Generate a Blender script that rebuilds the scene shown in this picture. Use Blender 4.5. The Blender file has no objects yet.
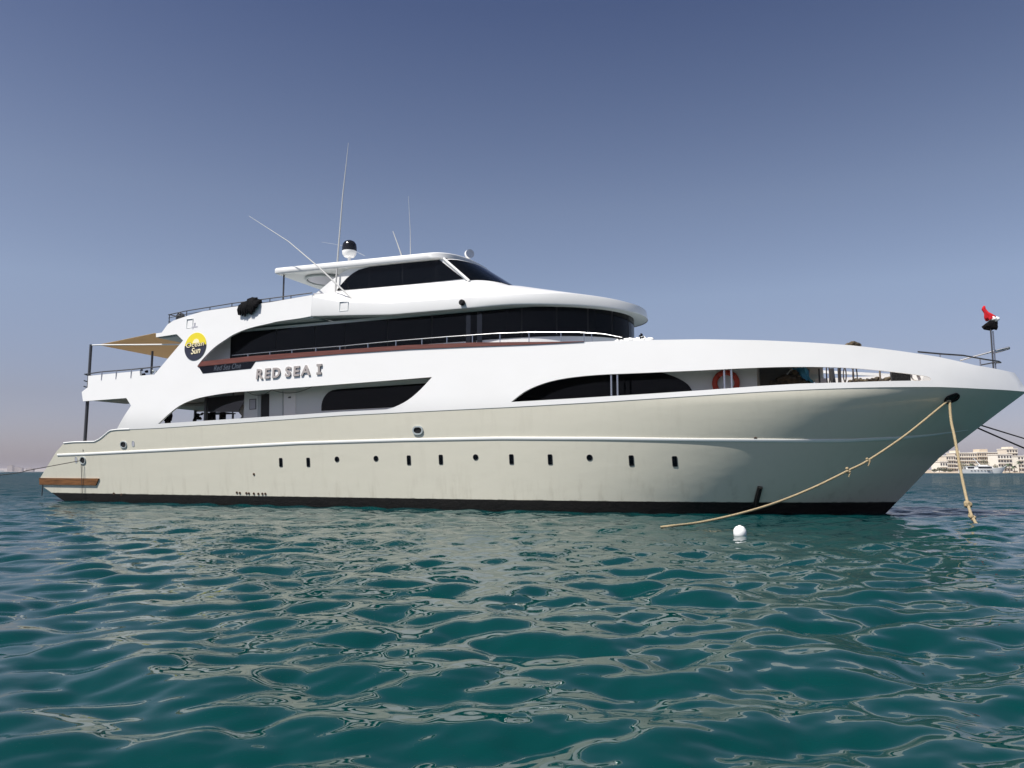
import bpy, bmesh, math, random
import numpy as np
from mathutils import Vector, Matrix
from mathutils.geometry import delaunay_2d_cdt

random.seed(7)
SC = bpy.context.scene
COL = SC.collection

# ------------------------------------------------------------------ camera
F_PX, HORIZ, EYE = 765.0, 471.5, 1.5
PITCH = math.atan((HORIZ - 384) / F_PX)
cd = bpy.data.cameras.new('camera')
cd.sensor_fit = 'HORIZONTAL'; cd.sensor_width = 36.0; cd.lens = 36.0 * F_PX / 1024
cd.clip_start = 0.1; cd.clip_end = 60000
cam = bpy.data.objects.new('camera', cd); COL.objects.link(cam)
cam.location = (0, 0, EYE); cam.rotation_euler = (math.pi / 2 + PITCH, 0, 0)
SC.camera = cam

# ------------------------------------------------------------------ light
SUN_EL, SUN_AZ = 58.0, 233.0          # azimuth clockwise from +Y (north)
w = bpy.data.worlds.new('World'); SC.world = w; w.use_nodes = True
nt = w.node_tree
bg = nt.nodes['Background']
sky = nt.nodes.new('ShaderNodeTexSky'); sky.sky_type = 'NISHITA'; sky.sun_disc = False
sky.sun_elevation = math.radians(SUN_EL); sky.sun_rotation = math.radians(SUN_AZ)
sky.altitude = 0; sky.air_density = 1.0; sky.dust_density = 1.0; sky.ozone_density = 2.0
# dusty desert air: a deeper zenith and a paler, pinker band towards the horizon, by elevation
wtc = nt.nodes.new('ShaderNodeTexCoord'); wsx = nt.nodes.new('ShaderNodeSeparateXYZ'); wr = nt.nodes.new('ShaderNodeValToRGB')
nt.links.new(wtc.outputs['Generated'], wsx.inputs[0]); nt.links.new(wsx.outputs['Z'], wr.inputs['Fac'])
els = wr.color_ramp.elements
stops = [(0.0, (.43, .405, .57)), (.09, (.47, .395, .45)), (.22, (.66, .555, .54)), (.33, (.62, .52, .50)), (.54, (.36, .33, .385)), (.75, (.36, .36, .40))]
els[0].position, els[0].color = stops[0][0], (*stops[0][1], 1)
els[1].position, els[1].color = stops[-1][0], (*stops[-1][1], 1)
for q, c in stops[1:-1]:
    e = els.new(q); e.color = (*c, 1)
wm = nt.nodes.new('ShaderNodeMix'); wm.data_type = 'RGBA'; wm.blend_type = 'MULTIPLY'; wm.inputs['Factor'].default_value = 1
nt.links.new(sky.outputs[0], wm.inputs[6]); nt.links.new(wr.outputs[0], wm.inputs[7]); nt.links.new(wm.outputs[2], bg.inputs[0])
bg.inputs[1].default_value = 0.125
sl = bpy.data.lights.new('sun', 'SUN'); sl.energy = 4.3; sl.angle = math.radians(0.55); sl.color = (1, 0.955, 0.89)
so = bpy.data.objects.new('sun', sl); COL.objects.link(so)
el, az = math.radians(SUN_EL), math.radians(SUN_AZ)
sd = Vector((math.sin(az) * math.cos(el), math.cos(az) * math.cos(el), math.sin(el)))
so.rotation_euler = sd.to_track_quat('Z', 'Y').to_euler(); so.location = sd * 200
vs = SC.view_settings
vs.view_transform = 'Standard'; vs.look = 'None'; vs.exposure = 0.65; vs.gamma = 1.0; vs.use_curve_mapping = False
SC.cycles.max_bounces = 8; SC.cycles.use_denoising = True

# ------------------------------------------------------------------ the survey: sight lines to ship co-ordinates
FWD = Vector((0, math.cos(PITCH), math.sin(PITCH))); UP = Vector((0, -math.sin(PITCH), math.cos(PITCH)))
YAW = math.radians(-22.65)
FD = Vector((math.cos(YAW), math.sin(YAW), 0)); PD = Vector((-math.sin(YAW), math.cos(YAW), 0))
SHIP = Vector((13.5, 27.65, 0)) - 18 * FD
EYEV = Vector((0, 0, EYE))
def ray(px, py): return Vector(((px - 512) / F_PX, 0, 0)) + UP * ((384 - py) / F_PX) + FWD
def to_ship(p):
    q = p - SHIP
    return Vector((q.dot(FD), q.dot(PD), q.z))
def to_world(v): return SHIP + v[0] * FD + v[1] * PD + Vector((0, 0, v[2]))
def on_y(px, py, y):                 # meets the lengthwise plane Y = y of the ship -> (X, y, Z)
    d = ray(px, py); t = (y - (EYEV - SHIP).dot(PD)) / d.dot(PD)
    return to_ship(EYEV + d * t)
def on_z(px, py, z):                 # world point at height z
    d = ray(px, py); return EYEV + d * ((z - EYE) / d.z)
def at_depth(px, py, dist):          # world point a given distance ahead
    d = ray(px, py); return EYEV + d * (dist / d.y)
def on_wall(px, py, fy):
    y = -3.0
    for _ in range(70):
        v = on_y(px, py, y); y = .5 * y + .5 * fy(v.x, v.z)
    return Vector((v.x, fy(v.x, v.z), v.z))
def on_vplane(px, py, P, Q):         # vertical plane through world points P, Q
    n = Vector((-(Q - P).y, (Q - P).x, 0)); d = ray(px, py)
    return EYEV + d * ((P - EYEV).dot(n) / d.dot(n))

def lin(x, pts):
    if x <= pts[0][0]: return pts[0][1]
    for (a, b), (c, d) in zip(pts, pts[1:]):
        if x <= c: return b + (d - b) * (x - a) / (c - a)
    return pts[-1][1]
def clip(x, a=0., b=1.): return max(a, min(b, x))

STEM = [(-1.5, 16.4), (0, 17.85), (2.0, 19.67), (3.57, 21.6), (4.22, 22.42), (4.9, 22.1), (6.5, 21.05)]
def half(X, z):                      # half breadth of the ship at X, z
    t = clip(z / 4.0); g = 1 - (1 - t) ** 1.12
    xt = lin(z, STEM)
    bw = 3.45 * (1 - clip((X - 2) / (xt - 2)) ** 2.7); bs = 3.9 * (1 - clip((X - 12) / (xt - 12)) ** 3.85)
    b = bw + (bs - bw) * g
    if z < 0: b *= 1 + z * .1
    if X < -8: b -= .25 * ((-8 - X) / 14) ** 2
    if z > 4.2: b -= .06 * (z - 4.2) * clip((17 - X) / 6)
    return max(b, 0.0)
def skin_y(X, z): return -(half(X, z) + .015)
def side(px, py): return on_wall(px, py, skin_y)
def hullpt(px, py): return on_wall(px, py, lambda X, z: -half(X, z))
SHEER_PX = [(116.4, 430), (160, 428), (250, 422), (340, 415.5), (430, 411), (512, 407), (600, 402), (700, 395.5), (760, 391.8),
            (820, 389), (880, 387.3), (940, 387), (980, 388.8), (1022, 393)]
SHEER = [(v.x, v.z) for v in (side(*p) for p in SHEER_PX)]
SHEER[-1] = (22.42, 4.2)
STERN_TOP = [hullpt(*p) for p in [(63.7, 443.4), (73.9, 442.4), (94.4, 442), (100.3, 439), (109.8, 431)]]
def zs(X):
    return lin(X, [(v.x, v.z) for v in STERN_TOP] + SHEER)

# ------------------------------------------------------------------ node materials
def mat(name, col, rough=.5, metal=0., spec=.5, coat=0., noise=None, bump=None, alpha=1., emis=None):
    m = bpy.data.materials.new(name); m.use_nodes = True
    n, l = m.node_tree.nodes, m.node_tree.links
    p = n['Principled BSDF']
    p.inputs['Base Color'].default_value = (*col, 1); p.inputs['Roughness'].default_value = rough
    p.inputs['Metallic'].default_value = metal; p.inputs['Specular IOR Level'].default_value = spec
    p.inputs['Coat Weight'].default_value = coat; p.inputs['Coat Roughness'].default_value = .08
    tc = n.new('ShaderNodeTexCoord')
    if noise:
        sc, amt, col2 = noise
        t = n.new('ShaderNodeTexNoise'); t.inputs['Scale'].default_value = sc; t.inputs['Detail'].default_value = 6
        l.new(tc.outputs['Object'], t.inputs['Vector'])
        r = n.new('ShaderNodeValToRGB'); r.color_ramp.elements[0].position = .35; r.color_ramp.elements[1].position = .7
        l.new(t.outputs['Fac'], r.inputs['Fac'])
        mx = n.new('ShaderNodeMix'); mx.data_type = 'RGBA'
        mul = n.new('ShaderNodeMath'); mul.operation = 'MULTIPLY'; mul.inputs[1].default_value = amt
        l.new(r.outputs['Color'], mul.inputs[0]); l.new(mul.outputs[0], mx.inputs['Factor'])
        mx.inputs[6].default_value = (*col, 1); mx.inputs[7].default_value = (*col2, 1)
        l.new(mx.outputs[2], p.inputs['Base Color'])
    if bump:
        sc, st = bump
        t = n.new('ShaderNodeTexNoise'); t.inputs['Scale'].default_value = sc; t.inputs['Detail'].default_value = 4
        l.new(tc.outputs['Object'], t.inputs['Vector'])
        b = n.new('ShaderNodeBump'); b.inputs['Strength'].default_value = st; b.inputs['Distance'].default_value = .05
        l.new(t.outputs['Fac'], b.inputs['Height']); l.new(b.outputs[0], p.inputs['Normal'])
    return m

def canvas_mat():
    m = mat('beige_canvas', (.54, .42, .27), .9, noise=(3, .3, (.46, .35, .22)))
    n, l = m.node_tree.nodes, m.node_tree.links; p = n['Principled BSDF']; out = n['Material Output']
    tr = n.new('ShaderNodeBsdfTranslucent'); tr.inputs[0].default_value = (.58, .45, .29, 1)
    mx = n.new('ShaderNodeMixShader'); mx.inputs[0].default_value = .45
    l.new(p.outputs[0], mx.inputs[1]); l.new(tr.outputs[0], mx.inputs[2]); l.new(mx.outputs[0], out.inputs['Surface'])
    return m
def hull_paint():
    m = mat('hull_paint', (.65, .625, .525), .2, coat=.6)
    n, l = m.node_tree.nodes, m.node_tree.links; p = n['Principled BSDF']
    tc = n.new('ShaderNodeTexCoord')
    # broad unevenness of the plating
    bn = n.new('ShaderNodeTexNoise'); bn.inputs['Scale'].default_value = .8; bn.inputs['Detail'].default_value = 3
    mp0 = n.new('ShaderNodeMapping'); mp0.inputs['Scale'].default_value = (.8, .8, 1.6)
    l.new(tc.outputs['Object'], mp0.inputs[0]); l.new(mp0.outputs[0], bn.inputs['Vector'])
    b = n.new('ShaderNodeBump'); b.inputs['Strength'].default_value = .2; b.inputs['Distance'].default_value = .05
    l.new(bn.outputs['Fac'], b.inputs['Height']); l.new(b.outputs[0], p.inputs['Normal']); l.new(b.outputs[0], p.inputs['Coat Normal'])
    # run-down dirt: tall thin streaks, stronger near the boot stripe
    mp = n.new('ShaderNodeMapping'); mp.inputs['Scale'].default_value = (2.2, 2.2, .22)
    st = n.new('ShaderNodeTexNoise'); st.inputs['Scale'].default_value = 1.6; st.inputs['Detail'].default_value = 8; st.inputs['Roughness'].default_value = .65
    l.new(tc.outputs['Object'], mp.inputs[0]); l.new(mp.outputs[0], st.inputs['Vector'])
    rp = n.new('ShaderNodeValToRGB'); rp.color_ramp.elements[0].position = .52; rp.color_ramp.elements[1].position = .78
    l.new(st.outputs['Fac'], rp.inputs['Fac'])
    sx = n.new('ShaderNodeSeparateXYZ'); l.new(tc.outputs['Object'], sx.inputs[0])
    zr = n.new('ShaderNodeMapRange'); zr.inputs['From Min'].default_value = 1.5; zr.inputs['From Max'].default_value = .35
    zr.inputs['To Min'].default_value = .12; zr.inputs['To Max'].default_value = .42
    l.new(sx.outputs['Z'], zr.inputs['Value'])
    mu = n.new('ShaderNodeMath'); mu.operation = 'MULTIPLY'; l.new(rp.outputs['Color'], mu.inputs[0]); l.new(zr.outputs[0], mu.inputs[1])
    mx = n.new('ShaderNodeMix'); mx.data_type = 'RGBA'; l.new(mu.outputs[0], mx.inputs['Factor'])
    mx.inputs[6].default_value = (.65, .625, .525, 1); mx.inputs[7].default_value = (.30, .26, .19, 1)
    gn = n.new('ShaderNodeTexNoise'); gn.inputs['Scale'].default_value = 2.2; gn.inputs['Detail'].default_value = 7; gn.inputs['Roughness'].default_value = .7
    l.new(tc.outputs['Object'], gn.inputs['Vector'])
    ga = n.new('ShaderNodeMath'); ga.operation = 'MULTIPLY_ADD'; ga.inputs[1].default_value = -.15; l.new(gn.outputs['Fac'], ga.inputs[0]); l.new(sx.outputs['Z'], ga.inputs[2])
    gr = n.new('ShaderNodeMapRange'); gr.inputs['From Min'].default_value = .325; gr.inputs['From Max'].default_value = .365; gr.inputs['To Min'].default_value = .85; gr.inputs['To Max'].default_value = 0
    l.new(ga.outputs[0], gr.inputs['Value'])
    mg = n.new('ShaderNodeMix'); mg.data_type = 'RGBA'; l.new(gr.outputs[0], mg.inputs['Factor']); l.new(mx.outputs[2], mg.inputs[6]); mg.inputs[7].default_value = (.03, .026, .018, 1)
    l.new(mg.outputs[2], p.inputs['Base Color'])
    return m

def white_paint():
    m = mat('white_gelcoat', (.75, .75, .745), .25, coat=.2, noise=(.9, .14, (.66, .65, .62)))
    n, l = m.node_tree.nodes, m.node_tree.links; p = n['Principled BSDF']
    tc = n.new('ShaderNodeTexCoord')
    bn = n.new('ShaderNodeTexNoise'); bn.inputs['Scale'].default_value = .6; bn.inputs['Detail'].default_value = 2
    l.new(tc.outputs['Object'], bn.inputs['Vector'])
    b = n.new('ShaderNodeBump'); b.inputs['Strength'].default_value = .25; b.inputs['Distance'].default_value = .05
    l.new(bn.outputs['Fac'], b.inputs['Height']); l.new(b.outputs[0], p.inputs['Normal'])
    return m

def wood_mat(name, a, c):
    m = mat(name, a, .5)
    n, l = m.node_tree.nodes, m.node_tree.links; p = n['Principled BSDF']
    tc = n.new('ShaderNodeTexCoord'); mp = n.new('ShaderNodeMapping'); mp.inputs['Scale'].default_value = (.6, 8, 12)
    t = n.new('ShaderNodeTexNoise'); t.inputs['Scale'].default_value = 2; t.inputs['Detail'].default_value = 8
    l.new(tc.outputs['Object'], mp.inputs[0]); l.new(mp.outputs[0], t.inputs['Vector'])
    r = n.new('ShaderNodeValToRGB'); r.color_ramp.elements[0].color = (*a, 1); r.color_ramp.elements[1].color = (*c, 1)
    r.color_ramp.elements[0].position = .35; r.color_ramp.elements[1].position = .65
    l.new(t.outputs['Fac'], r.inputs['Fac']); l.new(r.outputs[0], p.inputs['Base Color'])
    return m

M = dict(
    white=white_paint(), hull=hull_paint(),
    boot=mat('antifouling', (.007, .007, .007), .7, spec=.2, noise=(3, .7, (.012, .011, .010)), bump=(8, .4)),
    trim=mat('white_trim', (.84, .84, .82), .3, coat=.2),
    darkgrey=mat('dark_grey', (.12, .125, .125), .6), grey=mat('grey_paint', (.38, .42, .43), .45), soffit=mat('soffit_paint', (.66, .69, .69), .45),
    glass=mat('tinted_glass', (.002, .003, .005), .03, spec=.12), glass2=mat('deck_glass', (.012, .013, .018), .05),
    steel=mat('stainless', (.55, .55, .56), .25, metal=1.), darksteel=mat('dark_steel', (.10, .10, .105), .4, metal=.6),
    black=mat('black_rubber', (.008, .008, .009), .6, spec=.2, bump=(20, .5)), blackgloss=mat('black_gloss', (.01, .01, .011), .15),
    caprail=wood_mat('varnished_rail', (.085, .022, .015), (.14, .038, .025)),
    board=wood_mat('rubbing_board', (.10, .042, .013), (.24, .105, .035)),
    teak=wood_mat('teak_deck', (.30, .20, .12), (.38, .27, .17)),
    canvas=canvas_mat(),
    yellow=mat('logo_yellow', (.70, .58, .02), .5), navy=mat('logo_dark', (.02, .022, .04), .4), pale=mat('logo_pale', (.85, .75, .5), .5),
    letter=mat('letter_grey', (.33, .30, .29), .4), sign=mat('sign_black', (.006, .007, .012), .4, spec=.1), signtext=mat('sign_text', (.06, .075, .10), .5),
    rope=mat('tan_rope', (.50, .40, .24), .85, noise=(40, .6, (.3, .22, .12)), bump=(60, 1.)),
    darkrope=mat('dark_rope', (.07, .055, .05), .9, bump=(60, 1.)),
    red=mat('red_cloth', (.50, .02, .03), .95, spec=.05), redring=mat('lifebuoy_red', (.46, .045, .02), .6), redband=mat('lifebuoy_band', (.34, .03, .018), .7), whitecloth=mat('white_cloth', (.8, .8, .78), .9, bump=(12, .6)),
    blackcloth=mat('black_cloth', (.006, .006, .007), .9, spec=.1, bump=(14, .8)), bluetarp=mat('blue_tarp', (.07, .36, .58), .6, bump=(9, .8)),
    netting=mat('tan_netting', (.13, .10, .06), .9, noise=(7, 1., (.012, .012, .014)), bump=(14, 1.)),
    aerial=mat('aerial_grey', (.5, .5, .49), .5), buoy=mat('buoy_white', (.85, .85, .84), .4), rust=mat('drain_rust', (.09, .05, .03), .8), dark=mat('opening_dark', (.006, .006, .007), .6),
    poster=mat('poster_grey', (.42, .42, .47), .6),
    sand=mat('sand', (.42, .34, .25), .95, noise=(.05, .6, (.3, .25, .19))),
    cream=mat('cream_wall', (.70, .63, .52), .9, noise=(.2, .4, (.62, .54, .44))), ochre=mat('ochre_wall', (.60, .50, .38), .9),
    offwhite=mat('offwhite_wall', (.76, .73, .66), .9), window=mat('far_window', (.05, .05, .055), .3),
    frond=mat('palm_frond', (.05, .075, .03), .7), trunk=mat('palm_trunk', (.16, .12, .085), .9), shrub=mat('shrub_leaf', (.055, .07, .03), .8, noise=(.8, .8, (.09, .085, .04))),
    farland=mat('far_land', (.30, .27, .25), .95, noise=(.004, .6, (.24, .21, .19))),
)

# ------------------------------------------------------------------ mesh helpers
class MB:
    def __init__(s): s.v, s.f = [], []
    def add(s, vs_, fs):
        o = len(s.v); s.v += [tuple(p) for p in vs_]; s.f += [tuple(i + o for i in q) for q in fs]; return s
    def box(s, x0, x1, y0, y1, z0, z1):
        return s.add([(x, y, z) for x in (x0, x1) for y in (y0, y1) for z in (z0, z1)],
                     [(0, 1, 3, 2), (4, 6, 7, 5), (0, 4, 5, 1), (2, 3, 7, 6), (0, 2, 6, 4), (1, 5, 7, 3)])
    def tube(s, pts, r, n=8, cap=True):
        pts = [Vector(p) for p in pts]; rs = r if isinstance(r, (list, tuple)) else [r] * len(pts)
        vv, ff = [], []; prev = None
        for i, p in enumerate(pts):
            d = (pts[min(i + 1, len(pts) - 1)] - pts[max(i - 1, 0)]).normalized()
            if prev is None: a = d.orthogonal().normalized()
            else: a = (prev - d * prev.dot(d)).normalized()
            prev = a; b = d.cross(a)
            vv += [p + rs[i] * (math.cos(2 * math.pi * k / n) * a + math.sin(2 * math.pi * k / n) * b) for k in range(n)]
        for i in range(len(pts) - 1):
            ff += [(i * n + k, i * n + (k + 1) % n, (i + 1) * n + (k + 1) % n, (i + 1) * n + k) for k in range(n)]
        if cap: ff += [tuple(range(n))[::-1], tuple((len(pts) - 1) * n + k for k in range(n))]
        return s.add(vv, ff)
    def loft(s, rings, close=False, caps=False):
        n = len(rings[0]); vv = [p for r in rings for p in r]; ff = []
        for i in range(len(rings) - 1):
            for k in range(n if close else n - 1):
                ff.append((i * n + k, i * n + (k + 1) % n, (i + 1) * n + (k + 1) % n, (i + 1) * n + k))
        if caps: ff += [tuple(range(n))[::-1], tuple((len(rings) - 1) * n + k for k in range(n))]
        return s.add(vv, ff)
    def lathe(s, prof, n=24, M4=None, scale=(1, 1, 1)):
        rings = []
        for r, z in prof:
            rings.append([Vector((r * math.cos(2 * math.pi * k / n) * scale[0], r * math.sin(2 * math.pi * k / n) * scale[1], z * scale[2])) for k in range(n)])
        if M4 is not None: rings = [[M4 @ p for p in r] for r in rings]
        return s.loft(rings, close=True, caps=True)
    def build(s, name, m, parent=None, smooth=30):
        me = bpy.data.meshes.new(name); me.from_pydata([tuple(p) for p in s.v], [], s.f)
        bm = bmesh.new(); bm.from_mesh(me)
        bmesh.ops.remove_doubles(bm, verts=bm.verts, dist=1e-5)
        bmesh.ops.recalc_face_normals(bm, faces=bm.faces)
        bm.to_mesh(me); bm.free()
        me.materials.append(m)
        if smooth:
            for p in me.polygons: p.use_smooth = True
            me.set_sharp_from_angle(angle=math.radians(smooth))
        o = bpy.data.objects.new(name, me); COL.objects.link(o)
        if parent is not None: o.parent = parent
        return o

def tag(o, label=None, cat=None, group=None, kind=None):
    for k, v in (('label', label), ('category', cat), ('group', group), ('kind', kind)):
        if v: o[k] = v
    return o
def thing(name, label, cat, loc=(0, 0, 0), rotz=0, group=None):
    o = bpy.data.objects.new(name, None); COL.objects.link(o); o.location = loc; o.rotation_euler = (0, 0, rotz)
    return tag(o, label, cat, group)

def spline(pts, n=6):                # Catmull-Rom through the points
    out = []
    P = [pts[0]] + list(pts) + [pts[-1]]
    for i in range(1, len(P) - 2):
        p0, p1, p2, p3 = (np.array(q, float) for q in P[i - 1:i + 3])
        for k in range(n):
            t = k / n
            out.append(tuple(.5 * ((2 * p1) + (-p0 + p2) * t + (2 * p0 - 5 * p1 + 4 * p2 - p3) * t * t + (-p0 + 3 * p1 - 3 * p2 + p3) * t ** 3)))
    out.append(tuple(pts[-1]))
    return out

def inside(x, z, poly):
    c = False; j = len(poly) - 1
    for i in range(len(poly)):
        xi, zi = poly[i]; xj, zj = poly[j]
        if (zi > z) != (zj > z) and x < (xj - xi) * (z - zi) / (zj - zi) + xi: c = not c
        j = i
    return c
def resample(poly, d):
    out = []
    for a, b in zip(poly, poly[1:] + poly[:1]):
        L = math.dist(a, b); n = max(1, int(math.ceil(L / d)))
        out += [(a[0] + (b[0] - a[0]) * k / n, a[1] + (b[1] - a[1]) * k / n) for k in range(n)]
    return out
def sheet(mb, loops, fy, thick, d=.45, mirror=False):
    """a plate cut to the outline loops[0] with the holes loops[1:], bent on to y = fy(x, z), thick metres deep"""
    loops = [resample(l, d) for l in loops]
    V, E = [], []
    for l in loops:
        o = len(V); V += l; E += [(o + i, o + (i + 1) % len(l)) for i in range(len(l))]
    xs = [p[0] for p in loops[0]]; zz = [p[1] for p in loops[0]]
    x = min(xs) + d / 2
    arr = np.array(V)
    while x < max(xs):
        z = min(zz) + d / 2
        while z < max(zz):
            if sum(inside(x, z, l) for l in loops) == 1 and np.min(np.hypot(arr[:, 0] - x, arr[:, 1] - z)) > d * .4: V.append((x, z))
            z += d
        x += d
    r = delaunay_2d_cdt([Vector(p) for p in V], E, [], 0, 1e-5)
    vc, fc = r[0], r[2]
    T = []
    for f in fc:
        cx = sum(vc[i][0] for i in f) / len(f); cz = sum(vc[i][1] for i in f) / len(f)
        if sum(inside(cx, cz, l) for l in loops) % 2 == 1: T.append(tuple(f))
    sg = -1 if mirror else 1
    n = len(vc)
    outer = [(p[0], sg * min(fy(p[0], p[1]), -.012), p[1]) for p in vc]
    inner = [(p[0], sg * min(fy(p[0], p[1]) + thick, -.004), p[1]) for p in vc]
    cnt = {}
    for f in T:
        for a, b in zip(f, f[1:] + f[:1]): cnt[(a, b)] = cnt.get((a, b), 0) + 1
    faces = T + [tuple(n + i for i in f[::-1]) for f in T]
    for (a, b) in cnt:
        if (b, a) not in cnt: faces.append((b, a, n + a, n + b))
    mb.add(outer + inner, faces)
    return mb

def contour(w_, xa, xs_, xf, n_side=14, n_arc=22, p=2.0):
    """plan outline from the aft starboard corner along the side, round the front, back along the port side"""
    pts = [(xa + (xs_ - xa) * i / n_side, -w_) for i in range(n_side)]
    for i in range(n_arc + 1):
        t = -math.pi / 2 + math.pi * i / n_arc
        c, s_ = math.cos(t), math.sin(t)
        pts.append((xs_ + (xf - xs_) * abs(c) ** (2 / p), w_ * math.copysign(abs(s_) ** (2 / p), s_)))
    pts += [(xs_ + (xa - xs_) * (i + 1) / n_side, w_) for i in range(n_side)]
    return pts

# ================================================================== SEA
def build_sea():
    rng = np.random.default_rng(11)
    radii = [0.6]
    while radii[-1] < 230: radii.append(radii[-1] * 1.0068)
    while radii[-1] < 600: radii.append(radii[-1] * 1.02)
    while radii[-1] < 8800: radii.append(radii[-1] * 1.12)
    radii = np.array(radii)
    a1 = np.radians(np.arange(-52, 52.01, .21)); a2 = np.radians(np.arange(54, 306, 3.0))
    ang = np.concatenate([a1, a2])
    R, A = np.meshgrid(radii, ang, indexing='ij')
    X = R * np.sin(A); Y = R * np.cos(A); Z = np.zeros_like(X)
    DX = np.zeros_like(X); DY = np.zeros_like(X)
    sp = np.maximum(R * .0068, np.where(np.abs(((A + math.pi) % (2 * math.pi)) - math.pi) < .91, R * .0037, R * .05))
    sp = np.where(R > 230, R * .03, sp)
    N = 170
    lam = np.exp(rng.uniform(math.log(.11), math.log(2.9), N))
    main = math.radians(288)
    for i in range(N):
        L = lam[i]; k = 2 * math.pi / L
        th = main + rng.normal(0, .85)
        slope = .0232 * (1.0 if L > .42 else (L / .42) ** .8) * (1.2 if .42 < L < 1.5 else 1 if L < 1.5 else (1.5 / L) ** 1.0)
        a = slope / k
        dx, dy = math.cos(th), math.sin(th)
        ph = rng.uniform(0, 2 * math.pi)
        att = np.clip((L / sp - 2) / 3, 0, 1)
        c = k * (dx * X + dy * Y) + ph
        # slow patches of livelier and calmer water
        env = 1 + .35 * np.sin(.11 * (X * math.sin(th * 3) + Y * math.cos(th * 2)) + ph * 3)
        Z += a * att * env * np.sin(c); q = .75 * a * att * env
        DX -= q * dx * np.cos(c); DY -= q * dy * np.cos(c)
    X = X + DX; Y = Y + DY
    nr, na = X.shape
    verts = np.stack([X, Y, Z], -1).reshape(-1, 3)
    i = np.arange(nr - 1)[:, None] * na; j = np.arange(na)[None, :]; j2 = (j + 1) % na
    F = np.stack([i + j, i + j2, i + na + j2, i + na + j], -1).reshape(-1, 4)
    centre = len(verts)
    verts = np.vstack([verts, [[0, 0, 0]]])
    me = bpy.data.meshes.new('sea')
    me.vertices.add(len(verts)); me.vertices.foreach_set('co', verts.astype(np.float32).ravel())
    tri = np.stack([np.full(na, centre), (np.arange(na) + 1) % na, np.arange(na)], -1)
    loops = np.concatenate([F[:, ::-1].ravel(), tri.ravel()])
    me.loops.add(len(loops)); me.loops.foreach_set('vertex_index', loops.astype(np.int32))
    tot = np.concatenate([np.full(len(F), 4), np.full(na, 3)])
    st = np.concatenate([[0], np.cumsum(tot)[:-1]])
    me.polygons.add(len(tot)); me.polygons.foreach_set('loop_start', st.astype(np.int32))
    me.polygons.foreach_set('use_smooth', np.ones(len(tot), bool))
    me.update(calc_edges=True); me.validate()
    m = bpy.data.materials.new('sea_water'); m.use_nodes = True
    n, l = m.node_tree.nodes, m.node_tree.links; p = n['Principled BSDF']
    p.inputs['Base Color'].default_value = (.0006, .033, .030, 1)
    p.inputs['IOR'].default_value = 1.333
    tc = n.new('ShaderNodeTexCoord')
    # ripples on the waves
    t1 = n.new('ShaderNodeTexNoise'); t1.inputs['Scale'].default_value = 2.4; t1.inputs['Detail'].default_value = 3; t1.inputs['Roughness'].default_value = .45
    t2 = n.new('ShaderNodeTexNoise'); t2.inputs['Scale'].default_value = .35; t2.inputs['Detail'].default_value = 5
    l.new(tc.outputs['Object'], t1.inputs['Vector']); l.new(tc.outputs['Object'], t2.inputs['Vector'])
    dist = n.new('ShaderNodeVectorMath'); dist.operation = 'LENGTH'; l.new(tc.outputs['Object'], dist.inputs[0])
    mr = n.new('ShaderNodeMapRange'); mr.inputs['From Min'].default_value = 12; mr.inputs['From Max'].default_value = 60
    mr.inputs['To Min'].default_value = .0; mr.inputs['To Max'].default_value = 1.0
    l.new(dist.outputs['Value'], mr.inputs['Value'])
    rr = n.new('ShaderNodeMapRange'); rr.inputs['From Min'].default_value = 30; rr.inputs['From Max'].default_value = 500
    rr.inputs['To Min'].default_value = .02; rr.inputs['To Max'].default_value = .2
    # waves too small to model tilt the far water and thin its mirror
    rs = n.new('ShaderNodeMapRange'); rs.inputs['From Min'].default_value = 8; rs.inputs['From Max'].default_value = 80; rs.inputs['To Min'].default_value = .55; rs.inputs['To Max'].default_value = .06
    l.new(dist.outputs['Value'], rs.inputs['Value']); l.new(rs.outputs[0], p.inputs['Specular IOR Level'])
    l.new(dist.outputs['Value'], rr.inputs['Value']); l.new(rr.outputs[0], p.inputs['Roughness'])
    b1 = n.new('ShaderNodeBump'); b1.inputs['Distance'].default_value = .05; b1.inputs['Strength'].default_value = .14
    bs_ = n.new('ShaderNodeMapRange'); bs_.inputs['From Min'].default_value = 9; bs_.inputs['From Max'].default_value = 32; bs_.inputs['To Min'].default_value = .14; bs_.inputs['To Max'].default_value = .6
    l.new(dist.outputs['Value'], bs_.inputs['Value']); l.new(bs_.outputs[0], b1.inputs['Strength'])
    l.new(t1.outputs['Fac'], b1.inputs['Height'])
    b2 = n.new('ShaderNodeBump'); b2.inputs['Distance'].default_value = .9
    l.new(t2.outputs['Fac'], b2.inputs['Height']); l.new(mr.outputs[0], b2.inputs['Strength']); l.new(b1.outputs[0], b2.inputs['Normal'])
    l.new(b2.outputs[0], p.inputs['Normal'])
    # open water: the faces of unresolved chop show the blue body of the sea instead of the horizon sky
    dp = n.new('ShaderNodeBsdfDiffuse'); dp.inputs['Color'].default_value = (.002, .027, .040, 1); l.new(b1.outputs[0], dp.inputs['Normal'])
    mf = n.new('ShaderNodeMapRange'); mf.inputs['From Min'].default_value = 10; mf.inputs['From Max'].default_value = 110
    mf.inputs['To Min'].default_value = .10; mf.inputs['To Max'].default_value = .68; mf.interpolation_type = 'SMOOTHERSTEP'
    mf.inputs['From Max'].default_value = 75
    l.new(dist.outputs['Value'], mf.inputs['Value'])
    ms = n.new('ShaderNodeMixShader'); l.new(mf.outputs[0], ms.inputs[0]); l.new(p.outputs[0], ms.inputs[1]); l.new(dp.outputs[0], ms.inputs[2])
    l.new(ms.outputs[0], n['Material Output'].inputs['Surface'])
    me.materials.append(m)
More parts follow.
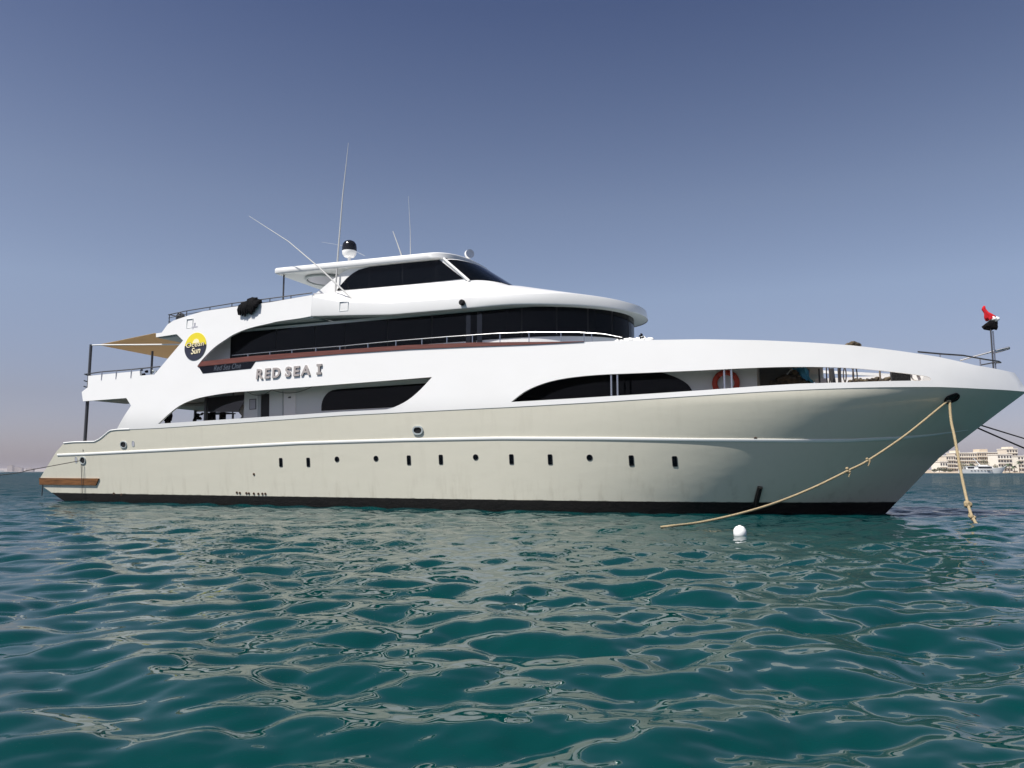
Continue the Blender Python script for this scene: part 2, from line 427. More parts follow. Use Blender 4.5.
    o = bpy.data.objects.new('sea', me); COL.objects.link(o)
    tag(o, kind='structure', label='teal rippled sea with pale reflections of the yacht')
build_sea()

# ================================================================== FAR SHORES
def shore(name, m, line, depth, h, label):
    """land with a sloping beach; line is the list of waterline points, front to back depth"""
    mb = MB(); rings = []
    for k, (d, z) in enumerate([(0, -.6), (12, .5), (40, 1.4), (depth, h)]):
        rings.append([Vector((p[0] + p[0] / math.hypot(*p[:2]) * d, p[1] + p[1] / math.hypot(*p[:2]) * d, z + (0 if k < 2 else h * .15 * math.sin(i * 1.7)))) for i, p in enumerate(line)])
    mb.loft(rings)
    return tag(mb.build(name, m), label, kind='structure')
def arc(d, px0, px1, n=26): return [tuple(at_depth(px0 + (px1 - px0) * i / (n - 1), HORIZ, d + 14 * math.sin(i * 1.3)))[:2] for i in range(n)]
SHORE_D = 720
shore('shore', M['sand'], arc(SHORE_D, 860, 1500), 900, 5, 'sandy shore strip behind the bow')
shore('far_coast', M['farland'], arc(5200, -260, 260), 1600, 26, 'low hazy coast on the left horizon')

def far_block(px0, px1, ytop, ybot, dist, m, label, rows, cols, depth=16, parapet=True, roofbox=None, group='pale buildings along the far shore', frac=(.55, .5)):
    a = at_depth(px0, HORIZ, dist); b = at_depth(px1, HORIZ, dist)
    base = 1.2; top = EYE + (HORIZ - ytop) / F_PX * dist
    W = (b - a).length; c = (a + b) / 2
    root = thing('hotel_building', label, 'building', (c.x, c.y, base), 0, group)
    H = top - base
    MB().box(-W / 2, W / 2, 0, depth, -2, H).build('wall', m, root, 0)
    if parapet:
        MB().box(-W / 2 - .4, W / 2 + .4, -.4, depth + .4, H + .003, H + .8).build('roof', M['offwhite'], root, 0)
    if roofbox:
        u0, u1, hh = roofbox
        MB().box(-W / 2 + u0 * W, -W / 2 + u1 * W, 3, depth - 2, H + .81, H + .8 + hh).build('stair_tower', m, root, 0)
    cw, rh = W / cols, H / rows
    proto = None
    for r in range(rows):
        for k in range(cols):
            x = -W / 2 + (k + .5) * cw; z = (r + .5) * rh
            if proto is None:
                proto = MB().box(-cw * frac[0] / 2, cw * frac[0] / 2, -.12, .5, -rh * frac[1] / 2, rh * frac[1] / 2).build('window', M['window'], root, 0)
                o = proto
            else:
                o = proto.copy(); COL.objects.link(o); o.parent = root
            o.location = (x, 0, z)
    for r in range(1, rows):          # balcony slabs throw the storey shadows
        MB().box(-W / 2 + .5, W / 2 - .5, -1.3, -.003, r * rh - .25, r * rh + .55).build('balcony', M['offwhite'], root, 0)
    return root
far_block(940.5, 948, 462, 471, 760, M['offwhite'], 'small stepped white house beside the shrubs nearest the bow', 2, 3)
far_block(947, 956.5, 456.5, 471, 775, M['cream'], 'narrow cream block between the small white house and the long hotel', 4, 4)
far_block(956, 978, 453.5, 471, 800, M['cream'], 'cream hotel wing behind the motor yacht with a row of small top windows', 5, 10, roofbox=(.1, .3, 2.2))
far_block(978.3, 999, 453, 471, 806, M['ochre'], 'tan hotel wing half hidden by trees behind the motor yacht bow', 5, 9, roofbox=(.2, .6, 3.2))
far_block(998.5, 1013, 455, 471, 780, M['offwhite'], 'white three storey block beside the nearer palm', 4, 5)
far_block(1008, 1019, 449.5, 471, 830, M['cream'], 'tallest cream tower block rising over the white block', 6, 4, roofbox=(.3, .8, 2))
far_block(1018.5, 1034, 456.5, 471, 785, M['offwhite'], 'white block behind the taller palm at the edge of the picture', 4, 5)
far_block(1036, 1070, 455, 471, 800, M['cream'], 'wide cream hotel beyond the white block past the palms', 5, 9)
far_block(1074, 1120, 457, 471, 810, M['ochre'], 'low tan hotel farthest along the shore', 4, 10)

def palm(px, dist, hgt, label):
    p = at_depth(px, HORIZ, dist)
    root = thing('palm_tree', label, 'palm', (p.x, p.y, .9), 0, 'palms on the far beach')
    lean = random.uniform(-.5, .5)
    MB().tube([(0, 0, -.3), (lean * .4, 0, hgt * .5), (lean, 0, hgt)], [.42, .3, .24], 7).build('trunk', M['trunk'], root)
    mb = MB()
    for k in range(26):
        a = k * 2.399; e = random.uniform(-.35, .95); L = random.uniform(2.6, 3.8)
        for half_ in (-1, 1):
            pts = []
            for i in range(6):
                t = i / 5; r = L * t; z = hgt + math.sin(e) * r - 1.5 * t * t * L * .3
                wd = .42 * math.sin(math.pi * min(t + .12, 1)) + .03
                c = Vector((lean + math.cos(a) * math.cos(e) * r, math.sin(a) * math.cos(e) * r, z))
                pts.append((c, c + Vector((-math.sin(a), math.cos(a), -.7)) * wd * half_))
            mb.loft([[q[0] for q in pts], [q[1] for q in pts]])
    mb.build('crown', M['frond'], root)
palm(1009.6, 735, 7.2, 'single palm in front of the white three storey block')
palm(1019.6, 738, 9.2, 'tallest palm in front of the cream tower block')
palm(1014.8, 742, 5.0, 'shorter palm between the two tall palms')
palm(1005.0, 740, 4.6, 'low palm just ahead of the motor yacht bow')
palm(1030, 738, 7.8, 'palm beside the wide cream hotel')
palm(972, 745, 7.0, 'palm rising behind the motor yacht stern')

def shrub(name, px, dist, wd, hgt, label, cat='shrub', base=.8, group='shrubs and trees along the far beach'):
    p = at_depth(px, HORIZ, dist)
    root = thing(name, label, cat, (p.x, p.y, base), 0, group)
    MB().tube([(0, 0, -.5), (.1, 0, hgt * .45), (.3, .1, hgt * .8)], [.25, .18, .08], 6).build('trunk', M['trunk'], root)
    mb = MB()
    for k in range(420):
        u = Vector((random.gauss(0, 1), random.gauss(0, 1), random.gauss(0, 1))).normalized() * random.random() ** .4
        c = Vector((u.x * wd / 2, u.y * wd / 2, hgt * .58 + u.z * hgt * .42))
        c += Vector((math.sin(c.z * 3 + c.x) * .3, 0, math.cos(c.x * 2) * .25))
        a = Vector((random.gauss(0, 1), random.gauss(0, 1), random.gauss(0, 1))).normalized(); b = a.orthogonal().normalized()
        s_ = random.uniform(.25, .5)
        mb.add([c + a * s_, c + b * s_ * .7, c - a * s_, c - b * s_ * .7], [(0, 1, 2, 3)])
    mb.build('crown', M['shrub'], root, 0)
shrub('shrub', 934.5, 735, 5, 3.2, 'low dark shrub nearest the bow stem')
shrub('shrub', 939.5, 738, 5.5, 5.0, 'round taller shrub second from the bow stem')
shrub('shrub', 944.5, 736, 5, 3.6, 'low spreading shrub before the small white house')
shrub('shrub', 949.5, 737, 5, 2.8, 'smallest shrub between the small white house and the cream block')
shrub('shore_tree', 963.5, 745, 8, 9.5, 'bushy tree over the motor yacht aft deck', 'tree')
shrub('shore_tree', 984.5, 748, 10, 12.5, 'tall dark tree in front of the tan hotel wing', 'tree')
shrub('shore_tree', 996, 748, 5, 8, 'slim tree over the motor yacht foredeck', 'tree')

# ---- motor yacht off the far shore
def motor_yacht():
    a = at_depth(961.5, HORIZ, 640); b = at_depth(1004.5, HORIZ, 640); L = (b - a).length
    root = thing('motor_yacht', 'distant white motor yacht with a raked mast anchored off the hotel shore', 'yacht', ((a.x + b.x) / 2, a.y, 0), -.12)
    mb = MB(); rings = []
    for i in range(25):
        s_ = i / 24; x = -L / 2 + L * s_; hb = 3.2 * (1 - max(0, (s_ - .45) / .55) ** 2.2)
        zt = 3.3 + 2.0 * s_ ** 2.2; rk = 3.5 * max(0, (s_ - .6) / .4) ** 2
        rings.append([Vector((x - (rk * (1 - t)), -hb * (.82 + .18 * t), -.6 + (zt + .6) * t)) for t in (0, .3, .6, .8, 1)] +
                     [Vector((x - (rk * (1 - t)), hb * (.82 + .18 * t), -.6 + (zt + .6) * t)) for t in (1, .8, .6, .3, 0)])
    mb.loft(rings, caps=True).build('hull', M['trim'], root)
    MB().loft([[Vector((p[0], p[1], z)) for p in contour(2.5 - (z - 3.4) * .1, -L * .40, L * .10 - (z - 3.4) * .5, L * .27 - (z - 3.4) * 1.2, 6, 12)] for z in (3.4, 5.6)], caps=True).build('saloon', M['trim'], root)
    MB().loft([[Vector((p[0], p[1], z)) for p in contour(2.6, -L * .42, L * .06, L * .20, 6, 12)] for z in (5.62, 6.0)], caps=True).build('upper_deck', M['trim'], root)
    MB().loft([[Vector((p[0], p[1], z)) for p in contour(1.9, -L * .12, L * .02, L * .13 - (z - 6) * 1.0, 6, 12)] for z in (6.02, 7.0)], caps=True).build('flybridge', M['trim'], root)
    for x0, x1 in ((-.36, -.22), (-.13, .17)):
        MB().box(L * x0, L * x1, -2.62, -2.38, 4.0, 5.2).build('window', M['glass'], root)
    for k in range(7):
        MB().box(-L * .3 + k * 2.6, -L * .3 + k * 2.6 + 1.0, -3.28, -2.9, 2.1, 2.5).build('porthole', M['glass'], root)
    MB().box(L * .05, L * .12, -3.3, -2.9, 2.0, 2.5).build('anchor_pocket', M['dark'], root)
    MB().tube([(-L * .06, 0, 6.9), (-L * .19, 0, 12.6)], [.45, .2], 8).build('mast', M['trim'], root)
    MB().tube([(L * .44, 0, 4.6), (L * .52, 0, 6.4)], .12, 6).build('bow_rail', M['steel'], root)
motor_yacht()
# ---- white boat and hazy buildings on the far left
def far_left():
    p = at_depth(-3, HORIZ, 1500)
    r = thing('white_boat', 'tiny white boat on the horizon at the far left', 'boat', (p.x, p.y, 0))
    mb = MB(); rings = []
    for i in range(13):
        s_ = i / 12; hb = 2.6 * (1 - max(0, (s_ - .4) / .6) ** 2)
        rings.append([Vector((-13 + 26 * s_, -hb * .8, -.5)), Vector((-13 + 26 * s_ + s_, -hb, 2.4 + s_)), Vector((-13 + 26 * s_ + s_, hb, 2.4 + s_)), Vector((-13 + 26 * s_, hb * .8, -.5))])
    mb.loft(rings, close=True, caps=True).build('hull', M['trim'], r)
    MB().box(-9, 4, -1.8, 1.8, 2.3, 4.9).build('cabin', M['trim'], r)
    MB().box(-7, 3, -1.88, -1.7, 3.4, 4.3).build('window', M['glass'], r)
    for i, (px, yt, wd, lab) in enumerate([(9.5, 465.5, 5, 'tallest hazy block on the left coast'), (17, 467.5, 9, 'broad hazy block on the left coast'), (29, 468, 7, 'low hazy block on the left coast nearest the stern'),
                                           (-14, 466, 12, 'hazy block at the outer end of the left coast')]):
        d = 5300 + 40 * i; a = at_depth(px, HORIZ, d); W = wd / F_PX * d; H = (HORIZ - yt) / F_PX * d
        root = thing('far_building', lab, 'building', (a.x, a.y, 0), 0, 'hazy buildings on the left coast')
        MB().box(-W / 2, W / 2, 0, 25, 0, H).build('wall', M['farland'], root, 0)
        MB().box(-W * .2, W * .15, 4, 18, H + .01, H + 5).build('roof', M['farland'], root, 0)
far_left()

# ================================================================== THE YACHT
Y = thing('yacht', 'large white liveaboard motor yacht with cream hull moored broadside on teal sea', 'yacht', SHIP, YAW)

# ---- hull shell
XS0 = STERN_TOP[0].x
TRANSOM = [(p.z, p.x) for p in reversed([hullpt(*q) for q in [(63.7, 443.4), (56.4, 451.5), (39.8, 478.6), (39.8, 484.5)]])]
BOTTOM = [hullpt(*q) for q in [(50, 491.5), (63, 500.5)]]
TRANSOM = sorted([(BOTTOM[1].z - .9, BOTTOM[1].x + 2.2), (BOTTOM[1].z, BOTTOM[1].x), (BOTTOM[0].z, BOTTOM[0].x)] + TRANSOM)
ZTT = STERN_TOP[0].z
BOOT = .42
def station_cols():
    xs_ = list(np.linspace(XS0, -16, 16)) + list(np.linspace(-15.6, 10, 50)) + list(np.linspace(10.4, 22.42, 46))
    return xs_
def hull_pt(X0, z, sg):
    s_ = (X0 - XS0) / (22.42 - XS0)
    X = X0 + (1 - s_) ** 9 * (lin(min(z, ZTT), TRANSOM) - XS0) + s_ ** 5 * (lin(min(z, 4.22), STEM) - 22.42)
    if X0 == 22.42: X = lin(z, STEM)
    b = half(X, z)
    return Vector((X, sg * b, z))
def hull_strip(zf0, zf1, nz, name, m, out=0.):
    mb = MB()
    for sg in (-1, 1):
        rings = []
        for k in range(nz + 1):
            t = k / nz
            row = []
            for X0 in station_cols():
                z0, z1 = zf0(X0), zf1(X0); z = z0 + (z1 - z0) * t
                p = hull_pt(X0, z, sg); row.append(p + Vector((0, sg * out, 0)))
            rings.append(row)
        mb.loft(rings)
    # transom
    n0 = len(mb.v)
    L = [hull_pt(XS0, zf0(XS0) + (zf1(XS0) - zf0(XS0)) * k / nz, -1) for k in range(nz + 1)]
    mb.loft([L, [Vector((p.x - .25, 0, p.z)) for p in L], [Vector((p.x, -p.y, p.z)) for p in L]])
    return mb.build(name, m, Y, 40)
hull = hull_strip(lambda X: BOOT + .0 * X, lambda X: zs(X), 22, 'hull', M['hull'])
hull_strip(lambda X: -1.0, lambda X: BOOT, 5, 'boot_stripe', M['boot'])

# rub rail (white half-round strip along the hull)
RAILPX = [(56.8, 455), (84, 454), (180, 449.3), (300, 443), (400, 440), (500, 438.2), (600, 438.6), (700, 440), (800, 441), (850, 440.8), (900, 438.3), (930, 435.5), (968, 430)]
rr = [hullpt(*p) for p in RAILPX]
RZ = [(v.x, v.z) for v in rr]
def strip_mesh(zfun, x0, x1, hgt, out, mirror, n=110):
    rings = []; sg = 1 if mirror else -1
    for i in range(n + 1):
        X = x0 + (x1 - x0) * i / n; z = zfun(X); ta = clip((x1 - X) / 2.5) ** .5 if x1 > 15 else 1
        r = []
        for a, o in ((-.5, -.01), (-.42, out * .7), (-.15, out), (.15, out), (.42, out * .7), (.5, -.01)):
            zz = z + a * hgt * (.15 + .85 * clip((x1 - X) / 2.5))
            r.append(Vector((X, sg * (half(X, zz) + o * ta), zz)))
        rings.append(r)
    return MB().loft(rings, caps=True)
for mir in (False, True):
    strip_mesh(lambda X: lin(X, RZ), rr[0].x + .05, rr[-1].x, .12, .032, mir).build('rub_rail', M['trim'], Y)
# white line along the after gunwale
for mir in (-1, 1):
    g = [hull_pt(x, zs(x), mir) for x in np.linspace(XS0, -15.0, 30)]
    MB().tube([p + Vector((0, 0, .02)) for p in g], .035, 8).build('gunwale', M['trim'], Y)

# ---- decks inside
def deck(name, zf, inset, x0, x1, m, th=.12, n=60, cut=None):
    rings = []
    for i in range(n + 1):
        X = x0 + (x1 - x0) * i / n; z = zf(X); b = max(half(X, z) - inset - .3 * clip((X - 13) / 4), .02)
        rings.append([Vector((X, -b, z)), Vector((X, b, z)), Vector((X, b, z - th)), Vector((X, -b, z - th))])
    return MB().loft(rings, close=True, caps=True).build(name, m, Y, 0)
deck('main_deck', lambda X: lin(X, [(-17, 2.6), (-15.8, 2.9), (8, 3.0), (14, 3.3), (21, 3.7)]), .06, -18.3, 21.0, M['teak'])
UD = [(-18.45, 5.35), (-14.5, 5.4), (-2, 5.48), (5, 5.5), (10, 5.42), (14, 5.4), (17, 5.3), (19.3, 5.02), (20.4, 4.9)]
deck('upper_deck', lambda X: lin(X, UD), .10, -18.45, 16.0, M['grey'], .14)
for sg in (-1, 1):                   # deep edge beams below the upper deck aft, seen as the soffit
    MB().box(-18.40, -15.1, min(sg * 3.62, sg * 1.2), max(sg * 3.62, sg * 1.2), 5.07, 5.20).build('edge_beam', M['grey'], Y, 0)

# ---- side panels cut with the long openings
def P2(pts): return [(v.x, v.z) for v in (side(*p) for p in pts)]
sheer_run = [(x, z) for x, z in SHEER]
aft_open = spline([(197, 366.4), (201.6, 360.3), (208.6, 352.7), (215.6, 346.3), (225, 339.8), (234.4, 334), (249.6, 328), (270, 323.2), (277.6, 321.4), (300, 318.2)], 4)
low_edge = [(200, 367.2), (255.5, 361.2), (340, 354.2), (408.8, 349.6), (474.4, 346.8), (527.5, 344.9), (574.4, 342.5), (610, 341), (645, 340), (700, 339.2), (760, 340.2), (805, 342.2), (850, 345.2), (900, 351), (940, 357.2), (975, 365.2), (1008.8, 374.5)]
top_aft = [(131, 405.6), (126.3, 398), (83, 401.3), (81.7, 392), (87.6, 387.4), (88.2, 375.9), (139.7, 370.9), (140, 375.7), (154.4, 374.5), (183.1, 340.5), (176.6, 334.1), (156, 337.2), (156, 333.4), (161.7, 332.6),
           (167.6, 324.4), (173.4, 320.6), (186.3, 316.2), (202.7, 311.4), (232, 307), (270, 302.3)]
tip = [(22.07, 4.86)]
outline = sheer_run[::-1] + P2(top_aft) + [(-4.65, 9.23), (-4.65, 8.265)] + P2(aft_open[::-1]) + P2(low_edge[:-1]) + tip
hA = P2(spline([(158, 423.8), (168, 414.5), (180, 405.3), (194, 399.3), (210, 395.6), (230, 392.6), (250, 391), (300, 387.2), (340, 384.2), (390, 380.4), (432, 377)], 3)) + \
     P2(spline([(431, 378.2), (420, 390), (408, 400), (395, 406.8), (386, 409.4)], 3)) + P2([(340, 411.8), (250, 417.8)])
hB = P2(spline([(511, 402), (524, 392), (540, 384.6), (558, 379.6), (580, 376.4), (605, 374.4), (640, 373), (700, 370.4), (760, 367.6), (805, 366.8), (850, 368), (890, 371.5), (925, 376), (931, 379)], 3)) + \
     P2([(930.5, 380.6), (890, 381), (850, 382.3), (800, 383.6), (760, 386), (700, 390.4), (640, 394.3), (570, 398.6)])
RAILTOP = P2(low_edge)
for mir in (False, True):
    hBm = hB if not mir else [(x, z if z < 4.68 and x > 12 or x < 13.5 else min(z + .75 * clip((x - 13.5) / 1.5), lin(x, RAILTOP) - .12)) for x, z in hB]
    sheet(MB(), [outline, hA, hBm], skin_y, .11, .4, mir).build('side_panel', M['white'], Y, 35)

# ---- main deck house
def house_y(X, z): return -min(2.75, half(X, 4.2) - .95)
def wallpt(px, py, off=0.): return on_wall(px, py, lambda X, z: house_y(X, z) - off)
hx0 = wallpt(244, 405).x; hx1 = wallpt(757, 380).x
for sg in (-1, 1):
    rings = [[Vector((X, sg * -house_y(X, 0), z)) for z in (2.95, 5.36)] for X in np.linspace(hx0, hx1, 50)]
    MB().loft(rings).build('deckhouse_wall', M['soffit'], Y)
MB().loft([[Vector((hx1, y, z)) for z in (2.95, 5.3)] for y in np.linspace(house_y(hx1, 0), -house_y(hx1, 0), 8)]).build('deckhouse_front', M['soffit'], Y)
MB().loft([[Vector((hx0, y, z)) for z in (2.95, 5.3)] for y in np.linspace(-2.75, 2.75, 8)]).build('deckhouse_back', M['grey'], Y)
def on_house(px_poly, off, th, name, m, d=.5):
    lp = [(v.x, v.z) for v in (wallpt(p[0], p[1], off) for p in px_poly)]
    return sheet(MB(), [lp], lambda X, z: house_y(X, z) - off, th, d).build(name, m, Y)
on_house(spline([(321.3, 410.8), (321.6, 404), (324.5, 396.5), (331.9, 390.3), (347.7, 388.4)], 3) + [(425, 383.2), (446, 381), (440, 403), (397, 407)], .02, .03, 'window', M['glass'])
on_house([(500, 404), (500, 372.6), (657, 371.6)] + spline([(664, 373), (677.8, 378.0), (688, 384.6), (693.2, 392.5)], 3) + [(600, 400)], .02, .03, 'window', M['glass'])
# doorway, door, notice
on_house([(260.8, 394.2), (269.2, 393.6), (269, 419), (260.6, 419)], .012, .02, 'doorway', M['dark'])
on_house([(257.6, 394.6), (260.8, 394.4), (260.6, 419), (257.4, 419)], .05, .06, 'door_frame', M['grey'])
dr = on_house([(283.2, 390.6), (295.6, 389.8), (295.6, 417), (283.2, 417.5)], .025, .03, 'door', M['white'])
hp = wallpt(289.8, 397.4, .03)
hn = MB().tube([hp + Vector((-.05, -.03, 0)), hp + Vector((.06, -.03, 0))], .035, 8).build('handle', M['darksteel'], dr)
on_house([(282.2, 391), (283.1, 391), (283.1, 417), (282.2, 417)], .05, .05, 'door_post', M['grey'])
nb = on_house([(249.3, 399.2), (256, 398.6), (255.9, 409.2), (249.3, 409.8)], .02, .02, 'notice_board', M['darksteel'])
on_house([(249.9, 399.9), (255.4, 399.4), (255.3, 408.6), (249.9, 409.1)], .026, .01, 'notice_sheet', M['poster']).parent = nb
# dark slanted screen closing the after end of the house, dark post
s1 = [(v.x, v.z) for v in (on_y(p[0], p[1], -2.72) for p in [(208, 397.6), (244.6, 394.6), (244.4, 401), (238, 412), (208, 412)])]
sheet(MB(), [s1], lambda X, z: -2.72, .04, .6).build('aft_screen', M['glass2'], Y)
for px in (206, 232.8):
    v = on_y(px, 410, -2.66); MB().tube([(v.x, v.y, 2.9), (v.x, v.y, 5.3)], .09 if px == 206 else .035, 8).build('pillar', M['darksteel'], Y)
# wiring swags under the upper deck
for a, b_ in (((247, 391.6), (272, 389.6)), ((272, 389.8), (313, 386.2))):
    A_, B_ = wallpt(*a, .08), wallpt(*b_, .08)
    MB().tube([A_ + (B_ - A_) * t + Vector((0, 0, -.22 * 4 * t * (1 - t))) for t in np.linspace(0, 1, 12)], .014, 6).build('cable', M['darksteel'], Y)
# white stanchions in the forward opening
for px, yt, yb in ((611.2, 374.6, 396.4), (617.4, 374.2, 396), (724.4, 370, 388.6), (731.6, 369.8, 388.2)):
    a, b_ = on_wall(px, yt, lambda X, z: skin_y(X, z) + .16), on_wall(px + .3, yb, lambda X, z: skin_y(X, z) + .16)
    MB().tube([(b_.x, b_.y, a.z + .15), (b_.x, b_.y, b_.z - .6)], .038, 10).build('stanchion', M['steel'], Y)
# hatch coaming / bulwark stringer on the fore deck
fa, fb = on_y(815, 377.6, 1.0), on_y(922, 376.6, .8)
MB().box(fa.x, fb.x, .7, 1.5, 3.4, (fa.z + fb.z) / 2).build('deck_locker', M['white'], Y)

# ---- upper house with its wrap-round window band
UW, UA, USX, UF = 2.95, -11.6, 4.2, 8.75
def ring(z, grow=0., xa=UA): return [Vector((p[0], p[1], z)) for p in contour(UW + grow, xa, USX, UF + grow, 26, 40, 2.15)]
MB().loft([ring(5.56), ring(8.12)], close=True, caps=True).build('upper_house', M['white'], Y)
band_z = (6.80, 7.98)
c_ = contour(UW + .03, -9.75, USX, UF + .03, 26, 40, 2.15)
cin = contour(UW - .02, -9.75, USX, UF - .02, 26, 40, 2.15)
cuts = [0, 5, 9, 12, 16, 20, 24, 28, 32, 36, 40, 44, 47, 51, 55, 59, 64, 68, 72, 76, 80, 84, 88, len(c_) - 1]
for a, b_ in zip(cuts, cuts[1:]):
    seg, sgi = c_[a:b_ + 1], cin[a:b_ + 1]
    def trim_ends(s2):
        s2 = [Vector(q).to_3d() for q in s2]
        s2[0] = s2[0].lerp(s2[1], .035 / max((s2[1] - s2[0]).length, .05)); s2[-1] = s2[-1].lerp(s2[-2], .035 / max((s2[-2] - s2[-1]).length, .05)); return s2
    so_, si_ = trim_ends(seg), trim_ends(sgi)
    mb = MB().loft([[Vector((p.x, p.y, band_z[0])) for p in so_], [Vector((p.x, p.y, band_z[1])) for p in so_],
                    [Vector((p.x, p.y, band_z[1])) for p in si_], [Vector((p.x, p.y, band_z[0])) for p in si_], [Vector((p.x, p.y, band_z[0])) for p in so_]])
    mb.build('window', M['glass'], Y)
cm = contour(UW + .012, -9.77, USX, UF + .012, 26, 40, 2.15)
MB().loft([[Vector((p[0], p[1], z)) for p in cm] for z in (band_z[0] - .015, band_z[1] + .015)]).build('window_frame', M['dark'], Y)
# dark opening doors in the band (seen as slightly paler leaves)
for px0, px1 in ((466, 470.5), (477, 482)):
    a, b_ = on_y(px0, 336, -UW - .045), on_y(px1, 336, -UW - .045)
    MB().box(a.x, b_.x, -UW - .045, -UW - .031, 6.6, 7.9).build('door', M['glass2'], Y)
a, b_ = on_y(467, 336, -UW - .04), on_y(476, 336, -UW - .04)
MB().box(a.x + .1, b_.x, -UW - .012, -UW - .03, 5.6, 6.82).build('doorway', M['dark'], Y)

# ---- brown cap rail on the upper bulwark, thin rail above it
cap_lo = [(198, 366.8), (255.5, 361.0), (340, 354), (408.8, 349.4), (474.4, 346.6), (527.5, 344.7), (566, 342.8), (584, 341.8)]
cap_hi = [(202, 361.6), (255.5, 355.8), (340, 349.9), (408, 345.2), (474, 342.6), (527, 342.0), (566, 341.7), (584, 341.4)]
for mir in (False, True):
    sheet(MB(), [P2(cap_lo) + P2(cap_hi)[::-1]], lambda X, z: skin_y(X, z) - .035, .16, .6, mir).build('cap_rail', M['caprail'], Y)
rl = [(232, 355.5), (262, 352.6), (300, 349.2), (340, 346.2), (396, 340.8), (446, 336.8), (499, 333.2), (530.6, 332.3), (561, 332.2), (583.8, 332.6), (604, 334), (622, 337.5)]
ry = lambda X, z: skin_y(X, z) + .1
for sg in (1, -1):
    g = [on_wall(*p, ry) for p in rl]; g = [Vector((p.x, p.y * sg, p.z)) for p in g]
    MB().tube(g, .014, 8).build('handrail', M['steel'], Y)
    for px in (248, 270, 292, 316, 340, 368, 396, 422, 447, 472.5, 500, 529, 561, 584, 591.6):
        py = lin(px, rl); a = on_wall(px, py, ry)
        MB().tube([(a.x, a.y * sg, a.z), (a.x, a.y * sg, a.z - .55)], .02, 6).build('rail_post', M['steel'], Y)
# light grey end of the upper wall seen under the arch is the shaded house itself

# ---- sun deck: rim, shoulder up to the wheelhouse, soffit
SX, SFR = 3.6, 9.35
zlow = lambda X: lin(X, [(-4.7, 8.27), (-3, 8.18), (-.6, 8.02), (5, 7.99), (9.4, 7.80)])
zup = lambda X: lin(X, [(-4.7, 9.16), (-3, 8.75), (-.6, 8.5), (3, 8.42), (7, 8.38), (9.4, 8.14)])
def side_w(X): return half(min(X, 3.0), 8.2) + .025
oc = contour(3.66, -4.645, SX, SFR, 16, 48, 2.15); ic = contour(2.42, -4.645, 1.9, 3.75, 16, 48, 2.15)
def fix(p):
    if abs(abs(p[1]) - 3.66) < .02 or p[0] <= SX: return (p[0], math.copysign(side_w(p[0]), p[1])) if p[0] <= SX and abs(p[1]) > 3 else p
    return p
oc = [fix(p) for p in oc]
zin = lambda X: lin(X, [(-4.7, 9.42), (-4.2, 9.62), (1.9, 9.52), (3.75, 9.22)])
def rim(p, z, inset, k):             # along the sides the rim runs on in the plane of the side panels
    t = clip((p[0] - SX + 2.5) / 4)
    ys = math.copysign(-skin_y(min(p[0], SX), z) - inset, p[1]); yc = p[1] * k
    return yc if p[0] > SX else (ys if abs(p[1]) > 3 else yc)
R1 = [Vector((p[0], rim(p, zlow(p[0]), .02, .99), zlow(p[0]))) for p in oc]
R2 = [Vector((p[0], rim(p, zlow(p[0]) + .06, 0, 1), zlow(p[0]) + .06)) for p in oc]
R3 = [Vector((p[0] - .05 * clip((p[0] - 5) / 4), rim(p, zup(p[0]), 0, .985), zup(p[0]))) for p in oc]
R35 = [Vector((p[0] - .2 * clip((p[0] - 3) / 6), rim(p, zup(p[0]) + .06, .07, .955), zup(p[0]) + .06)) for p in oc]
R4 = [Vector((o.x * .45 + i[0] * .55, o.y * .45 + i[1] * .55, .42 * o.z + .58 * zin(i[0]) + .05)) for o, i in zip(R35, ic)]
R5 = [Vector((i[0], i[1], zin(i[0]))) for i in ic]
sundk = MB().loft([R1, R2, R3, R35, R4, R5]); 
sundk.build('sun_deck', M['white'], Y, 40)
MB().loft([[Vector((p[0] * 1.0, p[1] * .985, zlow(p[0]) + .03)) for p in oc], [Vector((p[0] - .0 if p[0] < SX else p[0] * .8 + SX * .2, p[1] * .4, zlow(p[0]) + .06)) for p in oc]]).build('sun_deck_soffit', M['soffit'], Y)
# after part of the sun deck (floor between the side panels)
rings = []
for X in np.linspace(-13.7, -4.6, 20):
    b = half(X, 8.4) - .08; z = lin(X, [(-13.7, 8.14), (-12.4, 8.2), (-9, 8.32), (-4.6, 8.3)])
    rings.append([Vector((X, -b, z)), Vector((X, b, z)), Vector((X, b, z - .1)), Vector((X, -b, z - .1))])
MB().loft(rings, close=True, caps=True).build('sun_deck_floor', M['soffit'], Y, 0)
# inner slopes of the notch at the after end
for sg in (-1, 1):
    MB().box(-13.75, -12.6, min(sg * 3.5, sg * 1.6), max(sg * 3.5, sg * 1.6), 7.93, 8.03).build('edge_beam', M['grey'], Y, 0)
# fittings on the rim
v = side(463, 303); 
lamp = MB().lathe([(.0, 0), (.10, 0), (.12, .03), (.12, .14), (.08, .17)], 14, Matrix.Translation((v.x, -3.68, v.z)) @ Matrix.Rotation(math.pi / 2, 4, 'X')).build('deck_lamp', M['black'], Y)
def panel_frame(pxr, name, proud=.012, wd=.035, m='grey'):
    a = side(pxr[0], pxr[3]); b_ = side(pxr[2], pxr[1])
    mb = MB(); x0, x1, z0, z1 = a.x, b_.x, a.z, b_.z; yy = skin_y((x0 + x1) / 2, (z0 + z1) / 2)
    for q in ((x0, x1, z0, z0 + wd), (x0, x1, z1 - wd, z1), (x0, x0 + wd, z0 + wd, z1 - wd), (x1 - wd, x1, z0 + wd, z1 - wd)):
        mb.box(q[0], q[1], yy - proud - .02, yy + .01, q[2], q[3])
    return mb.build(name, M[m], Y, 0)
